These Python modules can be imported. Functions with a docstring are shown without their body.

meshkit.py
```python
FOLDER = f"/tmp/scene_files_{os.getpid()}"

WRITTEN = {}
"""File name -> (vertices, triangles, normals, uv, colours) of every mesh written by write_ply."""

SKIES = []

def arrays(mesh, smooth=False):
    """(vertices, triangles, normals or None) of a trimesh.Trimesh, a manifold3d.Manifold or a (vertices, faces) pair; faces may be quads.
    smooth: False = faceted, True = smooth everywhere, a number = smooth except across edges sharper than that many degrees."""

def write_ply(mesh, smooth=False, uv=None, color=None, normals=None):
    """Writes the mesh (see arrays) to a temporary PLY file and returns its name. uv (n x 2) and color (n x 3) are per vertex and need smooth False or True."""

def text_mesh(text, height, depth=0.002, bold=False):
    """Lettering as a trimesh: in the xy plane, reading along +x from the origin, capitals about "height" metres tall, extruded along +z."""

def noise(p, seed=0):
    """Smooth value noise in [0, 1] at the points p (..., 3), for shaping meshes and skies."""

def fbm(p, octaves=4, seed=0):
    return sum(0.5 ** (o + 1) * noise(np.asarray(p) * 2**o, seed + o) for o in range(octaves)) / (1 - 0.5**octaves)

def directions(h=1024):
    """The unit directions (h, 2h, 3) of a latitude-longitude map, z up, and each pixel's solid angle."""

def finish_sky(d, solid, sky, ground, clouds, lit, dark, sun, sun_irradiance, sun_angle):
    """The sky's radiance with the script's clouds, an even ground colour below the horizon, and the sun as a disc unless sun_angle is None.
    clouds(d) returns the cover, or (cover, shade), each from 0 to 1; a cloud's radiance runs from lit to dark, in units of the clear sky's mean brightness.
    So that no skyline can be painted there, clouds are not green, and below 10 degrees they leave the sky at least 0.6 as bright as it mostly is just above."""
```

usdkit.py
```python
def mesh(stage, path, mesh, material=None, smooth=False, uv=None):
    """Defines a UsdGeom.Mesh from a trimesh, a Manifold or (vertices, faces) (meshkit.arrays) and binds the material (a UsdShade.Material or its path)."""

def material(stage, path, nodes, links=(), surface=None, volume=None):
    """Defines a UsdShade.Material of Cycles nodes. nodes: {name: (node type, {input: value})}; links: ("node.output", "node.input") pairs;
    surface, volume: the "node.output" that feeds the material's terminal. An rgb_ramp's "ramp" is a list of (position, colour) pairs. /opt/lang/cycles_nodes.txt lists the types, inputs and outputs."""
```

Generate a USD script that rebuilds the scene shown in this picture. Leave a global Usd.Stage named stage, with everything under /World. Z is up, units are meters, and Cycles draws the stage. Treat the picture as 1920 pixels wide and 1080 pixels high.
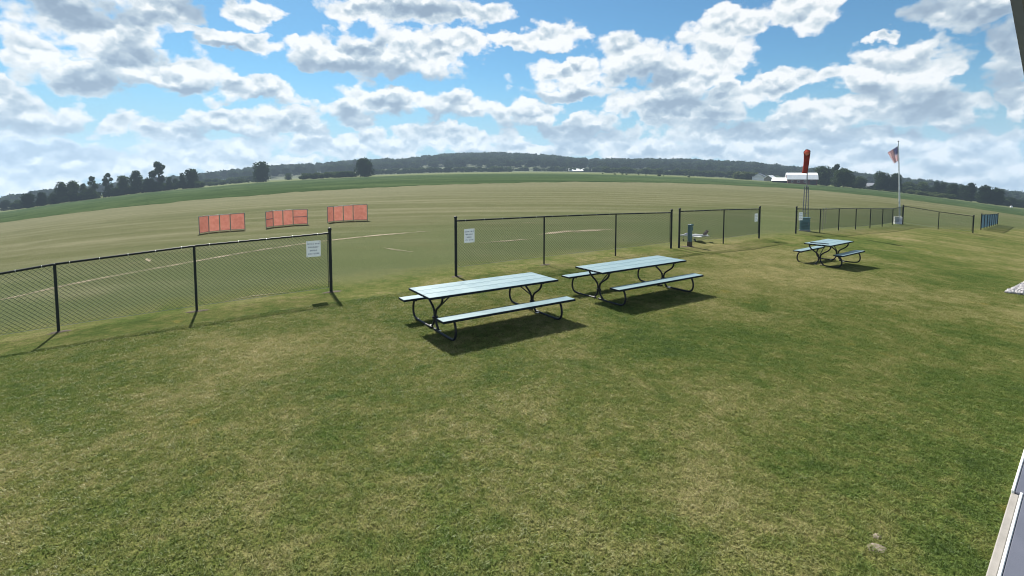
import math, random
import numpy as np, trimesh, usdkit, meshkit
from pxr import Usd, UsdGeom, UsdLux, UsdShade, Gf, Sdf, Vt

stage = Usd.Stage.CreateInMemory()
UsdGeom.Xform.Define(stage, '/World'); UsdGeom.Scope.Define(stage, '/World/Looks')
rng = np.random.default_rng(7)

# ------------------------------------------------------------------ camera
H, PITCH, CY, F = 2.8, math.radians(4.0), 392.0, 960.0      # eye height, downward tilt, principal row and focal length in photo pixels
cam = UsdGeom.Camera.Define(stage, '/World/camera')
cam.CreateHorizontalApertureAttr(36.0); cam.CreateVerticalApertureAttr(20.25)
cam.CreateFocalLengthAttr(18.0)
cam.CreateVerticalApertureOffsetAttr((392 - 540) / 1920 * 36.0)
cam.CreateFStopAttr(0.0)
cam.CreateExposureAttr(1.02)
cam.AddTranslateOp().Set(Gf.Vec3d(0, 0, H)); cam.AddRotateXOp().Set(90 - math.degrees(PITCH))
CP, SP = math.cos(PITCH), math.sin(PITCH)

def ray(px, py):
    x = (px - 960) / F; d = (py - CY) / F
    return np.array([x, CP - d * SP, -SP - d * CP])

def azel(px, py):
    r = ray(px, py)
    return math.atan2(r[0], r[1]), math.atan2(r[2], math.hypot(r[0], r[1]))

# ------------------------------------------------------------------ sun and sky
SUN_AZ, SUN_EL = math.radians(-27), math.radians(44)
sun_dir = np.array([math.sin(SUN_AZ) * math.cos(SUN_EL), math.cos(SUN_AZ) * math.cos(SUN_EL), math.sin(SUN_EL)])
sun = UsdLux.DistantLight.Define(stage, '/World/sun')
sun.CreateIntensityAttr(1.25); sun.CreateAngleAttr(0.53); sun.CreateNormalizeAttr(True) if hasattr(sun, 'CreateNormalizeAttr') else None
sun.GetPrim().GetAttribute('inputs:normalize').Set(True)
sun.CreateColorAttr(Gf.Vec3f(1.0, 0.955, 0.88))
sun.AddRotateXYZOp().Set(Gf.Vec3f(90 - math.degrees(SUN_EL), 0, -math.degrees(SUN_AZ) + 180))
sky = UsdLux.DomeLight.Define(stage, '/World/sky')
sky.GetPrim().SetCustomDataByKey('kind', 'structure')

SKY_STRENGTH, SKY_CLOUD, SKY_TINT, SKY_RELIEF = 0.05, 9.5, (0.45, 0.83, 0.97), 2.0
class Net:
    """A node graph under construction: add(kind, inputs, links) returns the node's name."""
    def __init__(self): self.n, self.l, self.k = {}, [], 0
    def add(self, kind, out, inputs=None, **links):
        self.k += 1; name = f'{kind.split("_")[0]}{self.k}'
        self.n[name] = (kind, dict(inputs or {}))
        for inp, src in links.items(): self.l.append((src, f'{name}.{inp}'))
        return f'{name}.{out}'
    def math(self, op, a, b=None, c=None, clamp=False):
        inp, links = {'math_type': op}, {}
        if clamp: inp['use_clamp'] = True
        for key, v in (('value1', a), ('value2', b), ('value3', c)):
            if v is None: continue
            if isinstance(v, str): links[key] = v
            else: inp[key] = float(v)
        return self.add('math', 'value', inp, **links)
    def vmath(self, op, a, b=None, out='vector', scale=None):
        inp, links = {'math_type': op}, {}
        for key, v in (('vector1', a), ('vector2', b)):
            if v is None: continue
            if isinstance(v, str): links[key] = v
            else: inp[key] = tuple(map(float, v))
        if scale is not None: inp['scale'] = float(scale)
        return self.add('vector_math', out, inp, **links)
    def noise(self, vec, scale, detail=3, rough=0.55, out='fac', distortion=0.0, dims='3D'):
        return self.add('noise_texture', out, {'scale': float(scale), 'detail': float(detail), 'roughness': float(rough), 'distortion': float(distortion), 'dimensions': dims}, vector=vec)
    def remap(self, v, a, b, c=0.0, d=1.0, kind='smoothstep'):
        return self.add('map_range', 'result', {'range_type': kind, 'from_min': float(a), 'from_max': float(b), 'to_min': float(c), 'to_max': float(d), 'clamp': True}, value=v)
    def ramp(self, fac, stops):
        return self.add('rgb_ramp', 'color', {'ramp': stops}, fac=fac)
    def mix(self, fac, a, b, kind='mix'):
        inp, links = {'blend_type': kind, 'use_clamp': False}, {}
        for key, v in (('fac', fac), ('a', a), ('b', b)):
            if isinstance(v, str): links[key] = v
            elif key == 'fac': inp[key] = float(v)
            else: inp[key] = tuple(map(float, v))
        return self.add('mix_color', 'result', inp, **links)
    def done(self, path, surface=None, volume=None):
        return usdkit.material(stage, f'/World/Looks/{path}', self.n, self.l, surface=surface, volume=volume)

# clouds of the photograph: centre and half axes as they stand in the sky (given as photo directions), with their weight
CLOUDS = [  # x, y, rx, ry
    (190, 55, 190, 62), (60, 95, 70, 50), (300, 20, 110, 45), (150, 145, 108, 44), (330, 138, 108, 36), (250, 120, 90, 35), (475, 22, 58, 24), (450, 73, 112, 20),
    (600, 98, 62, 46), (690, 110, 100, 48), (790, 100, 100, 46), (870, 85, 62, 34), (760, 10, 150, 44), (890, 28, 60, 28), (655, 18, 60, 30),
    (1035, 68, 72, 32), (955, 66, 40, 18), (1180, 108, 92, 48), (1065, 136, 90, 30), (1070, 172, 95, 20), (1270, 140, 70, 62), (1230, 190, 100, 40),
    (720, 190, 95, 38), (850, 196, 68, 32), (640, 215, 60, 26), (465, 172, 105, 26), (420, 228, 85, 28), (550, 225, 95, 34), (65, 220, 110, 42), (5, 185, 45, 34),
    (215, 240, 52, 26), (320, 250, 70, 30), (120, 300, 180, 46), (400, 290, 190, 40), (640, 275, 170, 34), (980, 213, 78, 30), (1095, 240, 78, 28), (850, 262, 150, 24),
    (1020, 280, 200, 18), (1372, 50, 82, 54), (1330, 110, 90, 52), (1480, 25, 92, 36), (1460, 158, 88, 32), (1380, 168, 56, 30), (1290, 210, 120, 48),
    (1690, 122, 112, 52), (1600, 152, 60, 32), (1652, 66, 26, 12), (1790, 215, 58, 48), (1690, 190, 120, 50), (1830, 18, 140, 40), (1880, 95, 62, 84), (1900, 190, 40, 50),
    (1540, 222, 115, 42), (1400, 262, 220, 44), (1640, 275, 220, 44), (1870, 290, 70, 40), (1200, 285, 120, 26), (20, 300, 90, 70), (1790, 320, 170, 40), (260, 320, 150, 22), (520, 305, 110, 16), (760, 268, 80, 20), (1330, 285, 160, 22), (1560, 300, 160, 24), (1110, 270, 90, 20), (900, 285, 60, 12), (1880, 350, 90, 24), (60, 350, 120, 26)]
GREYS = [
    (200, 158, 120, 26), (150, 25, 130, 30), (345, 15, 70, 40), (250, 95, 60, 30), (620, 128, 70, 18), (740, 140, 110, 18), (800, 18, 90, 24), (690, 95, 40, 12), (60, 238, 110, 16), (1215, 142, 60, 26),
    (1060, 178, 80, 10), (790, 222, 130, 14), (720, 195, 40, 14), (1000, 238, 90, 12), (1290, 200, 90, 26), (1725, 196, 90, 34), (1650, 172, 90, 18), (1810, 250, 60, 16),
    (1860, 55, 110, 60), (1880, 160, 60, 50), (470, 190, 60, 10), (560, 240, 70, 10), (1105, 256, 70, 10), (400, 250, 90, 9), (1350, 235, 110, 14), (1560, 250, 120, 12),
    (130, 285, 120, 12), (1760, 20, 90, 24), (640, 225, 50, 10), (1040, 100, 40, 6), (430, 85, 60, 6), (330, 160, 90, 10), (1690, 245, 110, 12)]

def build_sky():
    g = Net()
    tex = g.add('sky_texture', 'color', {'sky_type': 'single_scattering', 'sun_disc': False, 'sun_elevation': SUN_EL, 'sun_rotation': SUN_AZ, 'altitude': 250.0, 'air_density': 1.0, 'aerosol_density': 0.35, 'ozone_density': 2.2})
    d = g.vmath('normalize', g.add('texture_coordinate', 'generated'))
    sep = g.add('separate_xyz', 'x', vector=d).split('.')[0]
    x, y, z = f'{sep}.x', f'{sep}.y', f'{sep}.z'
    u = g.math('arctan2', x, y); v = g.math('arcsine', z)
    uv = g.add('combine_xyz', 'vector', {'z': 0.0}, x=u, y=v)
    p = g.vmath('multiply', uv, (1.0, 1.35, 0.0))
    warp = g.noise(p, 9.0, 2, 0.55, out='color', dims='2D')
    fine = g.noise(p, 42.0, 2, 0.6, out='color', dims='2D')
    wv = g.vmath('multiply', g.vmath('subtract', warp, (0.5, 0.5, 0.5)), (0.085, 0.055, 0.0))
    fv = g.vmath('multiply', g.vmath('subtract', fine, (0.5, 0.5, 0.5)), (0.020, 0.018, 0.0))
    q = g.vmath('add', uv, g.vmath('add', wv, fv))
    def field(items):
        acc = None
        for (cx, cy, rx, ry) in items:
            a0, e0 = azel(cx, cy)
            a1, _ = azel(cx + rx, cy); a2, _ = azel(cx - rx, cy)
            _, e1 = azel(cx, cy - ry); _, e2 = azel(cx, cy + ry)
            du, dv = abs(a1 - a2) / 2, abs(e1 - e2) / 2
            w = g.add('vector_math', 'vector', {'math_type': 'multiply_add', 'vector2': (1 / du, 1 / dv, 0.0), 'vector3': (-a0 / du, -e0 / dv, 0.0)}, vector1=q)
            ln = g.vmath('length', w, out='value')
            acc = ln if acc is None else g.math('minimum', acc, ln)
        return acc
    D, G = field(CLOUDS), field(GREYS)
    puff = g.noise(p, 20.0, 4, 0.55, dims='2D')
    pb = g.vmath('add', p, g.vmath('multiply', fv, (0.9, 0.9, 0)))
    def billow(vec):
        return g.add('voronoi_texture', 'distance', {'dimensions': '2D', 'feature': 'f1', 'scale': 17.0, 'detail': 2.0, 'roughness': 0.5, 'randomness': 1.0}, vector=vec)
    bill = billow(pb); bill_up = billow(g.vmath('add', pb, (0.0, 0.014, 0)))
    rough = g.math('add', g.math('multiply', g.math('subtract', puff, 0.5), 0.85), g.math('multiply', g.math('subtract', 0.42, bill), 0.55))
    dens = g.math('add', g.math('subtract', 1.22, D), rough)
    # beyond the directions of that list the same kind of broken cumulus goes on
    away = g.math('maximum', g.remap(g.math('absolute', u), 0.80, 0.98), g.remap(v, 0.42, 0.58))
    big = g.noise(p, 4.2, 3, 0.6, dims='2D')
    dens_out = g.math('add', g.math('multiply', g.math('subtract', big, 0.47), 5.0), rough)
    dens = g.add('mix_float', 'result', {'use_clamp': True}, fac=away, a=dens, b=dens_out)
    cover = g.remap(dens, -0.02, 0.32)
    deep = g.remap(dens, 0.15, 0.75)
    grey = g.remap(g.math('add', G, g.math('multiply', rough, -0.8)), 1.75, 0.30)
    grey = g.add('mix_float', 'result', {'use_clamp': True}, fac=away, a=grey, b=g.remap(dens_out, 0.4, 1.6))
    relief = g.math('multiply', g.math('subtract', bill_up, bill), SKY_RELIEF)
    shade = g.math('add', g.math('add', g.math('multiply', grey, 0.74), g.math('multiply', deep, 0.16)), g.math('multiply', g.math('subtract', puff, 0.5), 0.30))
    shade = g.math('subtract', shade, g.math('multiply', relief, g.math('add', 0.15, g.math('multiply', deep, 0.55))))
    shade = g.math('add', shade, g.remap(v, 0.15, 0.01, 0.0, 0.24))      # far clouds are seen through more air
    cloud = g.ramp(shade, [(0.0, (1.02, 1.03, 1.03)), (0.18, (0.82, 0.88, 0.91)), (0.42, (0.56, 0.66, 0.74)), (0.75, (0.38, 0.485, 0.60)), (1.0, (0.30, 0.395, 0.51))])
    cloud = g.vmath('scale', cloud, scale=SKY_CLOUD)
    blue = g.vmath('multiply', tex, SKY_TINT)
    blue = g.mix(g.remap(v, 0.20, -0.02, 0.0, 0.85), blue, tuple(SKY_CLOUD * k for k in (0.36, 0.58, 0.74)))
    col = g.mix(g.math('multiply', cover, 0.97), blue, cloud)
    veil = g.remap(v, 0.17, -0.02)
    col = g.mix(g.math('multiply', veil, 0.26), col, tuple(SKY_CLOUD * k for k in (0.40, 0.54, 0.66)))
    bg = g.add('background_shader', 'background', {'strength': SKY_STRENGTH}, color=col)
    m = g.done('sky_look', surface=bg)
    UsdShade.MaterialBindingAPI.Apply(sky.GetPrim()).Bind(m)
build_sky()

# ------------------------------------------------------------------ helpers
USED = {}
def path_for(parent, name):
    base = f'{parent}/{name}'
    k = USED.get(base, -1) + 1; USED[base] = k
    return base if k == 0 else f'{base}_{k:03d}'
def tag(prim, label=None, cat=None, group=None, kind=None):
    for k, v in (('label', label), ('category', cat), ('group', group), ('kind', kind)):
        if v: prim.SetCustomDataByKey(k, v)
    return prim
def obj(name, mesh, mat, parent='/World', smooth=False, label=None, cat=None, group=None, kind=None, uv=None):
    pth = path_for(str(parent), name)
    m = usdkit.mesh(stage, pth, mesh, mat, smooth=smooth, uv=uv)
    tag(m.GetPrim(), label, cat, group, kind)
    return pth
def thing(name, label, cat, loc=(0, 0, 0), rotz=0.0, group=None):
    pth = path_for('/World', name)
    x = UsdGeom.Xform.Define(stage, pth)
    x.AddTranslateOp().Set(Gf.Vec3d(*map(float, loc)))
    if rotz: x.AddRotateZOp().Set(math.degrees(rotz))
    tag(x.GetPrim(), label, cat, group)
    return pth
def cat_(ms): return trimesh.util.concatenate(ms)
def box(size, at=(0, 0, 0), rot=None):
    b = trimesh.creation.box(size)
    if rot is not None: b.apply_transform(rot)
    b.apply_translation(at); return b
def rbox(size, at=(0, 0, 0), r=0.006):
    """A box with chamfered edges."""
    s = np.asarray(size, float) / 2; r = min(r, s.min() * 0.45); pts = []
    for sx in (-1, 1):
        for sy in (-1, 1):
            for sz in (-1, 1):
                c = np.array([sx, sy, sz]) * s
                for a in range(3):
                    o = -np.array([sx, sy, sz]) * r; o[a] = 0
                    pts.append(c + o)
    m = trimesh.convex.convex_hull(np.array(pts)); m.apply_translation(at); return m
def rotz(a): return trimesh.transformations.rotation_matrix(a, [0, 0, 1])
def tube(pts, rad, n=8, caps=True):
    p = np.asarray(pts, float); N = len(p)
    rad = np.broadcast_to(np.asarray(rad, float), (N,))
    t = np.gradient(p, axis=0); t /= np.linalg.norm(t, axis=1, keepdims=True) + 1e-12
    ref = np.array([0, 0, 1.0]) if abs(t[0][2]) < 0.9 else np.array([1.0, 0, 0])
    a = np.cross(t[0], ref); a /= np.linalg.norm(a)
    V = []
    for i in range(N):
        a = a - t[i] * a.dot(t[i]); a /= np.linalg.norm(a) + 1e-12
        b = np.cross(t[i], a)
        th = np.arange(n) / n * 2 * np.pi
        V.append(p[i] + rad[i] * (np.cos(th)[:, None] * a + np.sin(th)[:, None] * b))
    V = np.vstack(V); Fc = []
    for i in range(N - 1):
        for j in range(n):
            q = (i * n + j, i * n + (j + 1) % n, (i + 1) * n + (j + 1) % n, (i + 1) * n + j)
            Fc += [(q[0], q[1], q[2]), (q[0], q[2], q[3])]
    if caps:
        V = np.vstack([V, p[0], p[-1]]); c0, c1 = N * n, N * n + 1
        for j in range(n):
            Fc += [(c0, (j + 1) % n, j), (c1, (N - 1) * n + j, (N - 1) * n + (j + 1) % n)]
    return trimesh.Trimesh(V, np.array(Fc), process=False)
def smooth_path(pts, k=6):
    """Catmull-Rom through the points."""
    p = np.asarray(pts, float); p = np.vstack([2 * p[0] - p[1], p, 2 * p[-1] - p[-2]]); out = []
    for i in range(1, len(p) - 2):
        for s in np.arange(k) / k:
            a, b, c, d = p[i - 1], p[i], p[i + 1], p[i + 2]
            out.append(0.5 * (2 * b + (c - a) * s + (2 * a - 5 * b + 4 * c - d) * s * s + (3 * b - a - 3 * c + d) * s ** 3))
    out.append(p[-2]); return np.array(out)

# ------------------------------------------------------------------ plain materials
def paint(name, col, rough=0.5, spec=0.5, metal=0.0, vary=0.12, scale=6.0, bump=0.0, bscale=60.0, space='object'):
    g = Net(); pos = g.add('texture_coordinate', 'object')
    n = g.noise(pos, scale, 5, 0.6)
    c = np.array(col)
    cc = g.ramp(n, [(0.25, tuple(c * (1 - vary * 1.4))), (0.5, tuple(c)), (0.75, tuple(np.minimum(c * (1 + vary), 0.9)))])
    links = {'base_color': cc, 'roughness': g.remap(n, 0.2, 0.8, max(rough - 0.08, 0.03), min(rough + 0.1, 1), 'linear')}
    if bump:
        links['normal'] = g.add('bump', 'normal', {'strength': float(bump), 'distance': 0.004}, height=g.noise(pos, bscale, 4, 0.6))
    b = g.add('principled_bsdf', 'BSDF', {'metallic': float(metal), 'specular_ior_level': float(spec)}, **links)
    return g.done(name, surface=b)
M = {
    'fence_paint': paint('fence_paint', (0.008, 0.012, 0.012), 0.5, 0.28),
    'wire': paint('wire_coating', (0.036, 0.060, 0.053), 0.5, 0.35),
    'wire_blue': paint('wire_coating_blue', (0.11, 0.20, 0.23), 0.45, 0.5),
    'tie': paint('galvanised', (0.42, 0.43, 0.44), 0.45, 0.5, 0.7),
    'sign': paint('sign_white', (0.84, 0.84, 0.84), 0.45, vary=0.05),
    'ink': paint('sign_ink', (0.16, 0.17, 0.24), 0.6),
    'edge': paint('table_edge_shade', (0.006, 0.011, 0.015), 0.7, 0.15),  # near-black: the shade on the table board sides put into colour
    'frame': paint('table_frame', (0.008, 0.009, 0.012), 0.45, 0.3),
    'foot': paint('foot_cap', (0.75, 0.74, 0.70), 0.5),
    'teal': paint('teal_paint', (0.045, 0.095, 0.105), 0.5),
    'teal_cabinet': paint('teal_cabinet', (0.085, 0.165, 0.19), 0.5, vary=0.16),
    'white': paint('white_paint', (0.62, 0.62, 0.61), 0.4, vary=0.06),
    'white_roof': paint('white_roof', (0.74, 0.76, 0.78), 0.45, vary=0.07, scale=0.4),
    'panel_grey': paint('panel_grey', (0.42, 0.42, 0.50), 0.5),
    'barn_red': paint('barn_red', (0.085, 0.028, 0.026), 0.7, 0.3, vary=0.25, scale=0.5),
    'dark': paint('dark_opening', (0.012, 0.013, 0.016), 0.6),
    'glass_dark': paint('window_glass', (0.02, 0.025, 0.03), 0.12, 0.6),
    'grey_metal': paint('grey_metal', (0.20, 0.205, 0.22), 0.4, 0.5, 0.4),
    'pole_metal': paint('pole_metal', (0.50, 0.52, 0.54), 0.35, 0.5, 0.6),
    'mast': paint('mast_metal', (0.14, 0.145, 0.165), 0.5, 0.5, 0.3),
    'eave': paint('eave_grey', (0.075, 0.075, 0.10), 0.5),
    'eave_light': paint('eave_light', (0.30, 0.33, 0.33), 0.5),
    'bark': paint('bark', (0.07, 0.055, 0.04), 0.9, 0.2, vary=0.3, scale=3),
    'concrete': paint('concrete', (0.25, 0.235, 0.215), 0.85, 0.25, vary=0.12, scale=9, bump=0.35, bscale=120),
    'deck': paint('deck_blue_grey', (0.085, 0.092, 0.120), 0.6, 0.35, vary=0.10, scale=3, bump=0.2, bscale=80),  # blue-grey of both deck slabs, which white strips border
    'crack': paint('crack', (0.02, 0.02, 0.025), 0.9),
    'stone': paint('gravel_stone', (0.42, 0.40, 0.40), 0.85, 0.3, vary=0.3, scale=18),
    'soil': paint('bare_soil', (0.21, 0.175, 0.14), 0.95, 0.2, vary=0.22, scale=14, bump=0.6, bscale=40),
    'soil_dark': paint('dark_soil', (0.075, 0.060, 0.042), 0.95, 0.2, vary=0.4, scale=18, bump=0.6, bscale=40),
    'timber': paint('grey_timber', (0.22, 0.20, 0.17), 0.8),
    'fin': paint('model_fin', (0.14, 0.10, 0.10), 0.5),
}

def plank_material():
    g = Net(); pos = g.add('texture_coordinate', 'object')
    grain = g.noise(g.add('mapping', 'vector', {'scale': (1.3, 38.0, 6.0)}, vector=pos), 1.0, 4, 0.65)
    blot = g.noise(pos, 3.5, 5, 0.7); t = g.math('add', g.math('multiply', grain, 0.55), g.math('multiply', blot, 0.45))
    col = g.ramp(t, [(0.28, (0.095, 0.150, 0.168)), (0.48, (0.150, 0.228, 0.248)), (0.62, (0.172, 0.255, 0.272)), (0.80, (0.225, 0.300, 0.310))])  # sky glare on dark green boards is put into this pale teal
    dirt = g.remap(g.noise(g.vmath('add', pos, (5, 3, 0)), 9.0, 4, 0.7), 0.62, 0.78)
    col = g.mix(g.math('multiply', dirt, 0.45), col, (0.10, 0.115, 0.105))
    nrm = g.add('bump', 'normal', {'strength': 0.25, 'distance': 0.003}, height=grain)
    b = g.add('principled_bsdf', 'BSDF', {'specular_ior_level': 0.45}, base_color=col, normal=nrm, roughness=g.remap(blot, 0.3, 0.7, 0.36, 0.58, 'linear'))
    return g.done('table_plank_glare', surface=b)
M['plank'] = plank_material()
# ------------------------------------------------------------------ terrain
# the mown field crowns gently: it falls away to the left and to the right of the view
CROP_TOP = [(-60, 404), (0, 398.5), (90, 385), (185, 372.5), (280, 361), (375, 352.5), (480, 343.5), (600, 336), (700, 331.5), (800, 328), (900, 326), (1000, 325.5), (1100, 326.5), (1200, 329.5),
            (1300, 333.5), (1400, 339), (1500, 345.5), (1600, 353.5), (1720, 366), (1840, 382), (1920, 393), (1990, 402)]
R_CROP = 330.0
def soft(x, w): return 0.5 * (x + np.sqrt(x * x + w * w))
def gfun(r): return soft(np.asarray(r, float) - 10.0, 5.0) - soft(np.array(-10.0), 5.0)
_az, _c = [], []
for (px, py) in CROP_TOP:
    a, e = azel(px, py)
    _az.append(a); _c.append((-math.tan(e) * R_CROP - H) / float(gfun(R_CROP)))
_az, _c = np.array(_az), np.array(_c)
_a2 = np.concatenate([[-math.pi, -1.9, -1.15], _az, [1.15, 1.9, math.pi]])
_c2 = np.concatenate([[0.02, 0.03, _c[0] + 0.006], _c, [_c[-1] + 0.006, 0.03, 0.02]])
from scipy.interpolate import PchipInterpolator
_cf = PchipInterpolator(_a2, _c2)
def terrain(x, y):
    x, y = np.asarray(x, float), np.asarray(y, float)
    r = np.hypot(x, y)
    return -_cf(np.arctan2(x, y)) * gfun(r)
def ground(px, py, lift=0.0):
    """The place on the ground seen at a photo pixel."""
    d = ray(px, py); o = np.array([0, 0, H]); lo = 0.5; ts = np.geomspace(1.0, 4000, 700)
    P = o + ts[:, None] * d
    below = np.nonzero(P[:, 2] < terrain(P[:, 0], P[:, 1]) + lift)[0]
    if not len(below): raise ValueError(f'no ground at {px},{py}')
    a, b = ts[max(below[0] - 1, 0)], ts[below[0]]
    for _ in range(40):
        m = (a + b) / 2; q = o + m * d
        if q[2] < terrain(q[0], q[1]) + lift: b = m
        else: a = m
    q = o + b * d
    return np.array([q[0], q[1], float(terrain(q[0], q[1]))])
def height_at(b, py):
    """How tall something standing at b is whose top is seen at row py."""
    k = (CY - py) / F; yy = b[1]
    return yy * (k * CP - SP) / (CP + k * SP) + H - b[2]
def at_range(px, r):
    x, y = ray(px, 340)[:2]; n = math.hypot(x, y); x, y = x / n * r, y / n * r
    return np.array([x, y, float(terrain(x, y))])

FN = np.array([-0.555, 0.832])          # across the fence line, pointing to the field
FD = np.array([0.832, 0.555])           # along it
F0 = float(FN @ ground(1020, 496)[:2])

# drier (+) and greener (-) stretches of the lawn
DRY = [(1480, 520, 8.0, 0.15), (430, 650, 3.2, 0.12), (620, 790, 1.5, 0.06), (250, 860, 1.2, 0.08), (1350, 650, 2.6, -0.18), (1850, 800, 2.2, -0.16), (1900, 640, 1.6, -0.12), (1890, 720, 1.1, -0.16), (1880, 880, 0.8, -0.18), (1850, 960, 0.6, -0.16), (1820, 1040, 0.5, -0.14), (1120, 640, 1.6, -0.08), (60, 760, 1.6, -0.14), (1600, 1000, 1.2, -0.06), (1760, 530, 4.0, -0.06)]
def grass_colour(g, pos):
    """Colour of the mown grass at a place: the lawn this side of the fence, the drier mown field beyond."""
    along = g.vmath('dot_product', pos, (FD[0], FD[1], 0), out='value')
    across = g.math('subtract', g.vmath('dot_product', pos, (FN[0], FN[1], 0), out='value'), F0)
    n_big = g.noise(pos, 0.16, 4, 0.6); n_mid = g.noise(pos, 0.75, 5, 0.68, distortion=0.6); n_small = g.noise(pos, 5.0, 4, 0.7)
    t = g.math('add', g.math('multiply', n_big, 0.8), g.math('multiply', n_mid, 0.80))
    t = g.math('add', t, g.math('multiply', n_small, 0.70))
    t = g.math('subtract', t, 0.62)
    for (px, py, rad, amt) in DRY:
        c = ground(px, py)
        dd = g.vmath('length', g.vmath('multiply', g.vmath('subtract', pos, c), (1, 1, 0)), out='value')
        t = g.math('add', t, g.remap(dd, rad, 0.0, 0.0, amt))
    lawn = g.ramp(t, [(0.12, (0.040, 0.068, 0.022)), (0.36, (0.074, 0.105, 0.030)), (0.52, (0.120, 0.132, 0.048)), (0.66, (0.180, 0.170, 0.084)), (0.88, (0.265, 0.228, 0.138))])
    # wheel-wide mowing stripes along the fence line
    stripe = g.math('sine', g.math('add', g.math('multiply', across, 2.6), g.math('multiply', n_big, 9.0)))
    lawn = g.mix(g.math('multiply', g.math('add', g.math('multiply', stripe, 0.5), 0.5), 0.03), lawn, (0.20, 0.185, 0.085))
    yel = g.remap(g.noise(g.vmath('add', pos, (31, 7, 0)), 1.4, 3, 0.6), 0.66, 0.80)
    lawn = g.mix(g.math('multiply', yel, 0.5), lawn, (0.26, 0.185, 0.055))
    deep = g.remap(g.noise(g.vmath('add', pos, (-13, 5, 0)), 0.55, 3, 0.6), 0.60, 0.74)
    lawn = g.mix(g.math('multiply', deep, 0.6), lawn, (0.050, 0.090, 0.022))
    # beyond the fence
    st = g.add('mapping', 'vector', {'rotation': (0.0, 0.0, -0.16), 'scale': (0.018, 0.42, 1.0)}, vector=pos)
    s1 = g.noise(st, 1.0, 5, 0.65); 
    st2 = g.add('mapping', 'vector', {'rotation': (0.0, 0.0, -0.03), 'scale': (0.006, 0.13, 1.0)}, vector=pos)
    s2 = g.noise(st2, 1.0, 3, 0.6)
    f = g.math('add', g.math('multiply', s1, 0.55), g.math('multiply', s2, 0.45))
    f = g.math('add', f, g.math('multiply', g.math('subtract', n_mid, 0.5), 0.25))
    sy = g.add('separate_xyz', 'x', vector=g.add('mapping', 'vector', {'rotation': (0.0, 0.0, -0.05)}, vector=pos)).split('.')[0] + '.y'
    band = g.math('sine', g.math('add', g.math('multiply', sy, 1.75), g.math('multiply', s2, 5.0)))
    f = g.math('add', f, g.math('multiply', g.math('multiply', band, 0.065), g.remap(s1, 0.35, 0.6)))
    field = g.ramp(f, [(0.30, (0.125, 0.135, 0.062)), (0.45, (0.185, 0.178, 0.092)), (0.56, (0.235, 0.215, 0.130)), (0.72, (0.325, 0.285, 0.190))])
    far = g.remap(across, 14.0, 75.0)
    field = g.mix(g.math('multiply', far, 0.55), field, (0.285, 0.255, 0.180))
    near_green = g.math('multiply', g.remap(across, 20.0, 4.0), g.remap(g.math('add', n_big, g.math('multiply', n_mid, 0.4)), 0.45, 0.72))
    field = g.mix(g.math('multiply', near_green, 0.8), field, (0.150, 0.172, 0.080))
    edge = g.remap(g.math('add', across, g.math('multiply', g.math('subtract', n_mid, 0.5), 3.0)), 0.0, 2.5)
    col = g.mix(edge, lawn, field)
    beyond = g.remap(g.vmath('length', pos, out='value'), 300, 345)
    col = g.mix(beyond, col, g.ramp(n_big, [(0.3, (0.16, 0.19, 0.085)), (0.7, (0.25, 0.25, 0.13))]))
    return col, n_small, edge

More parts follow.
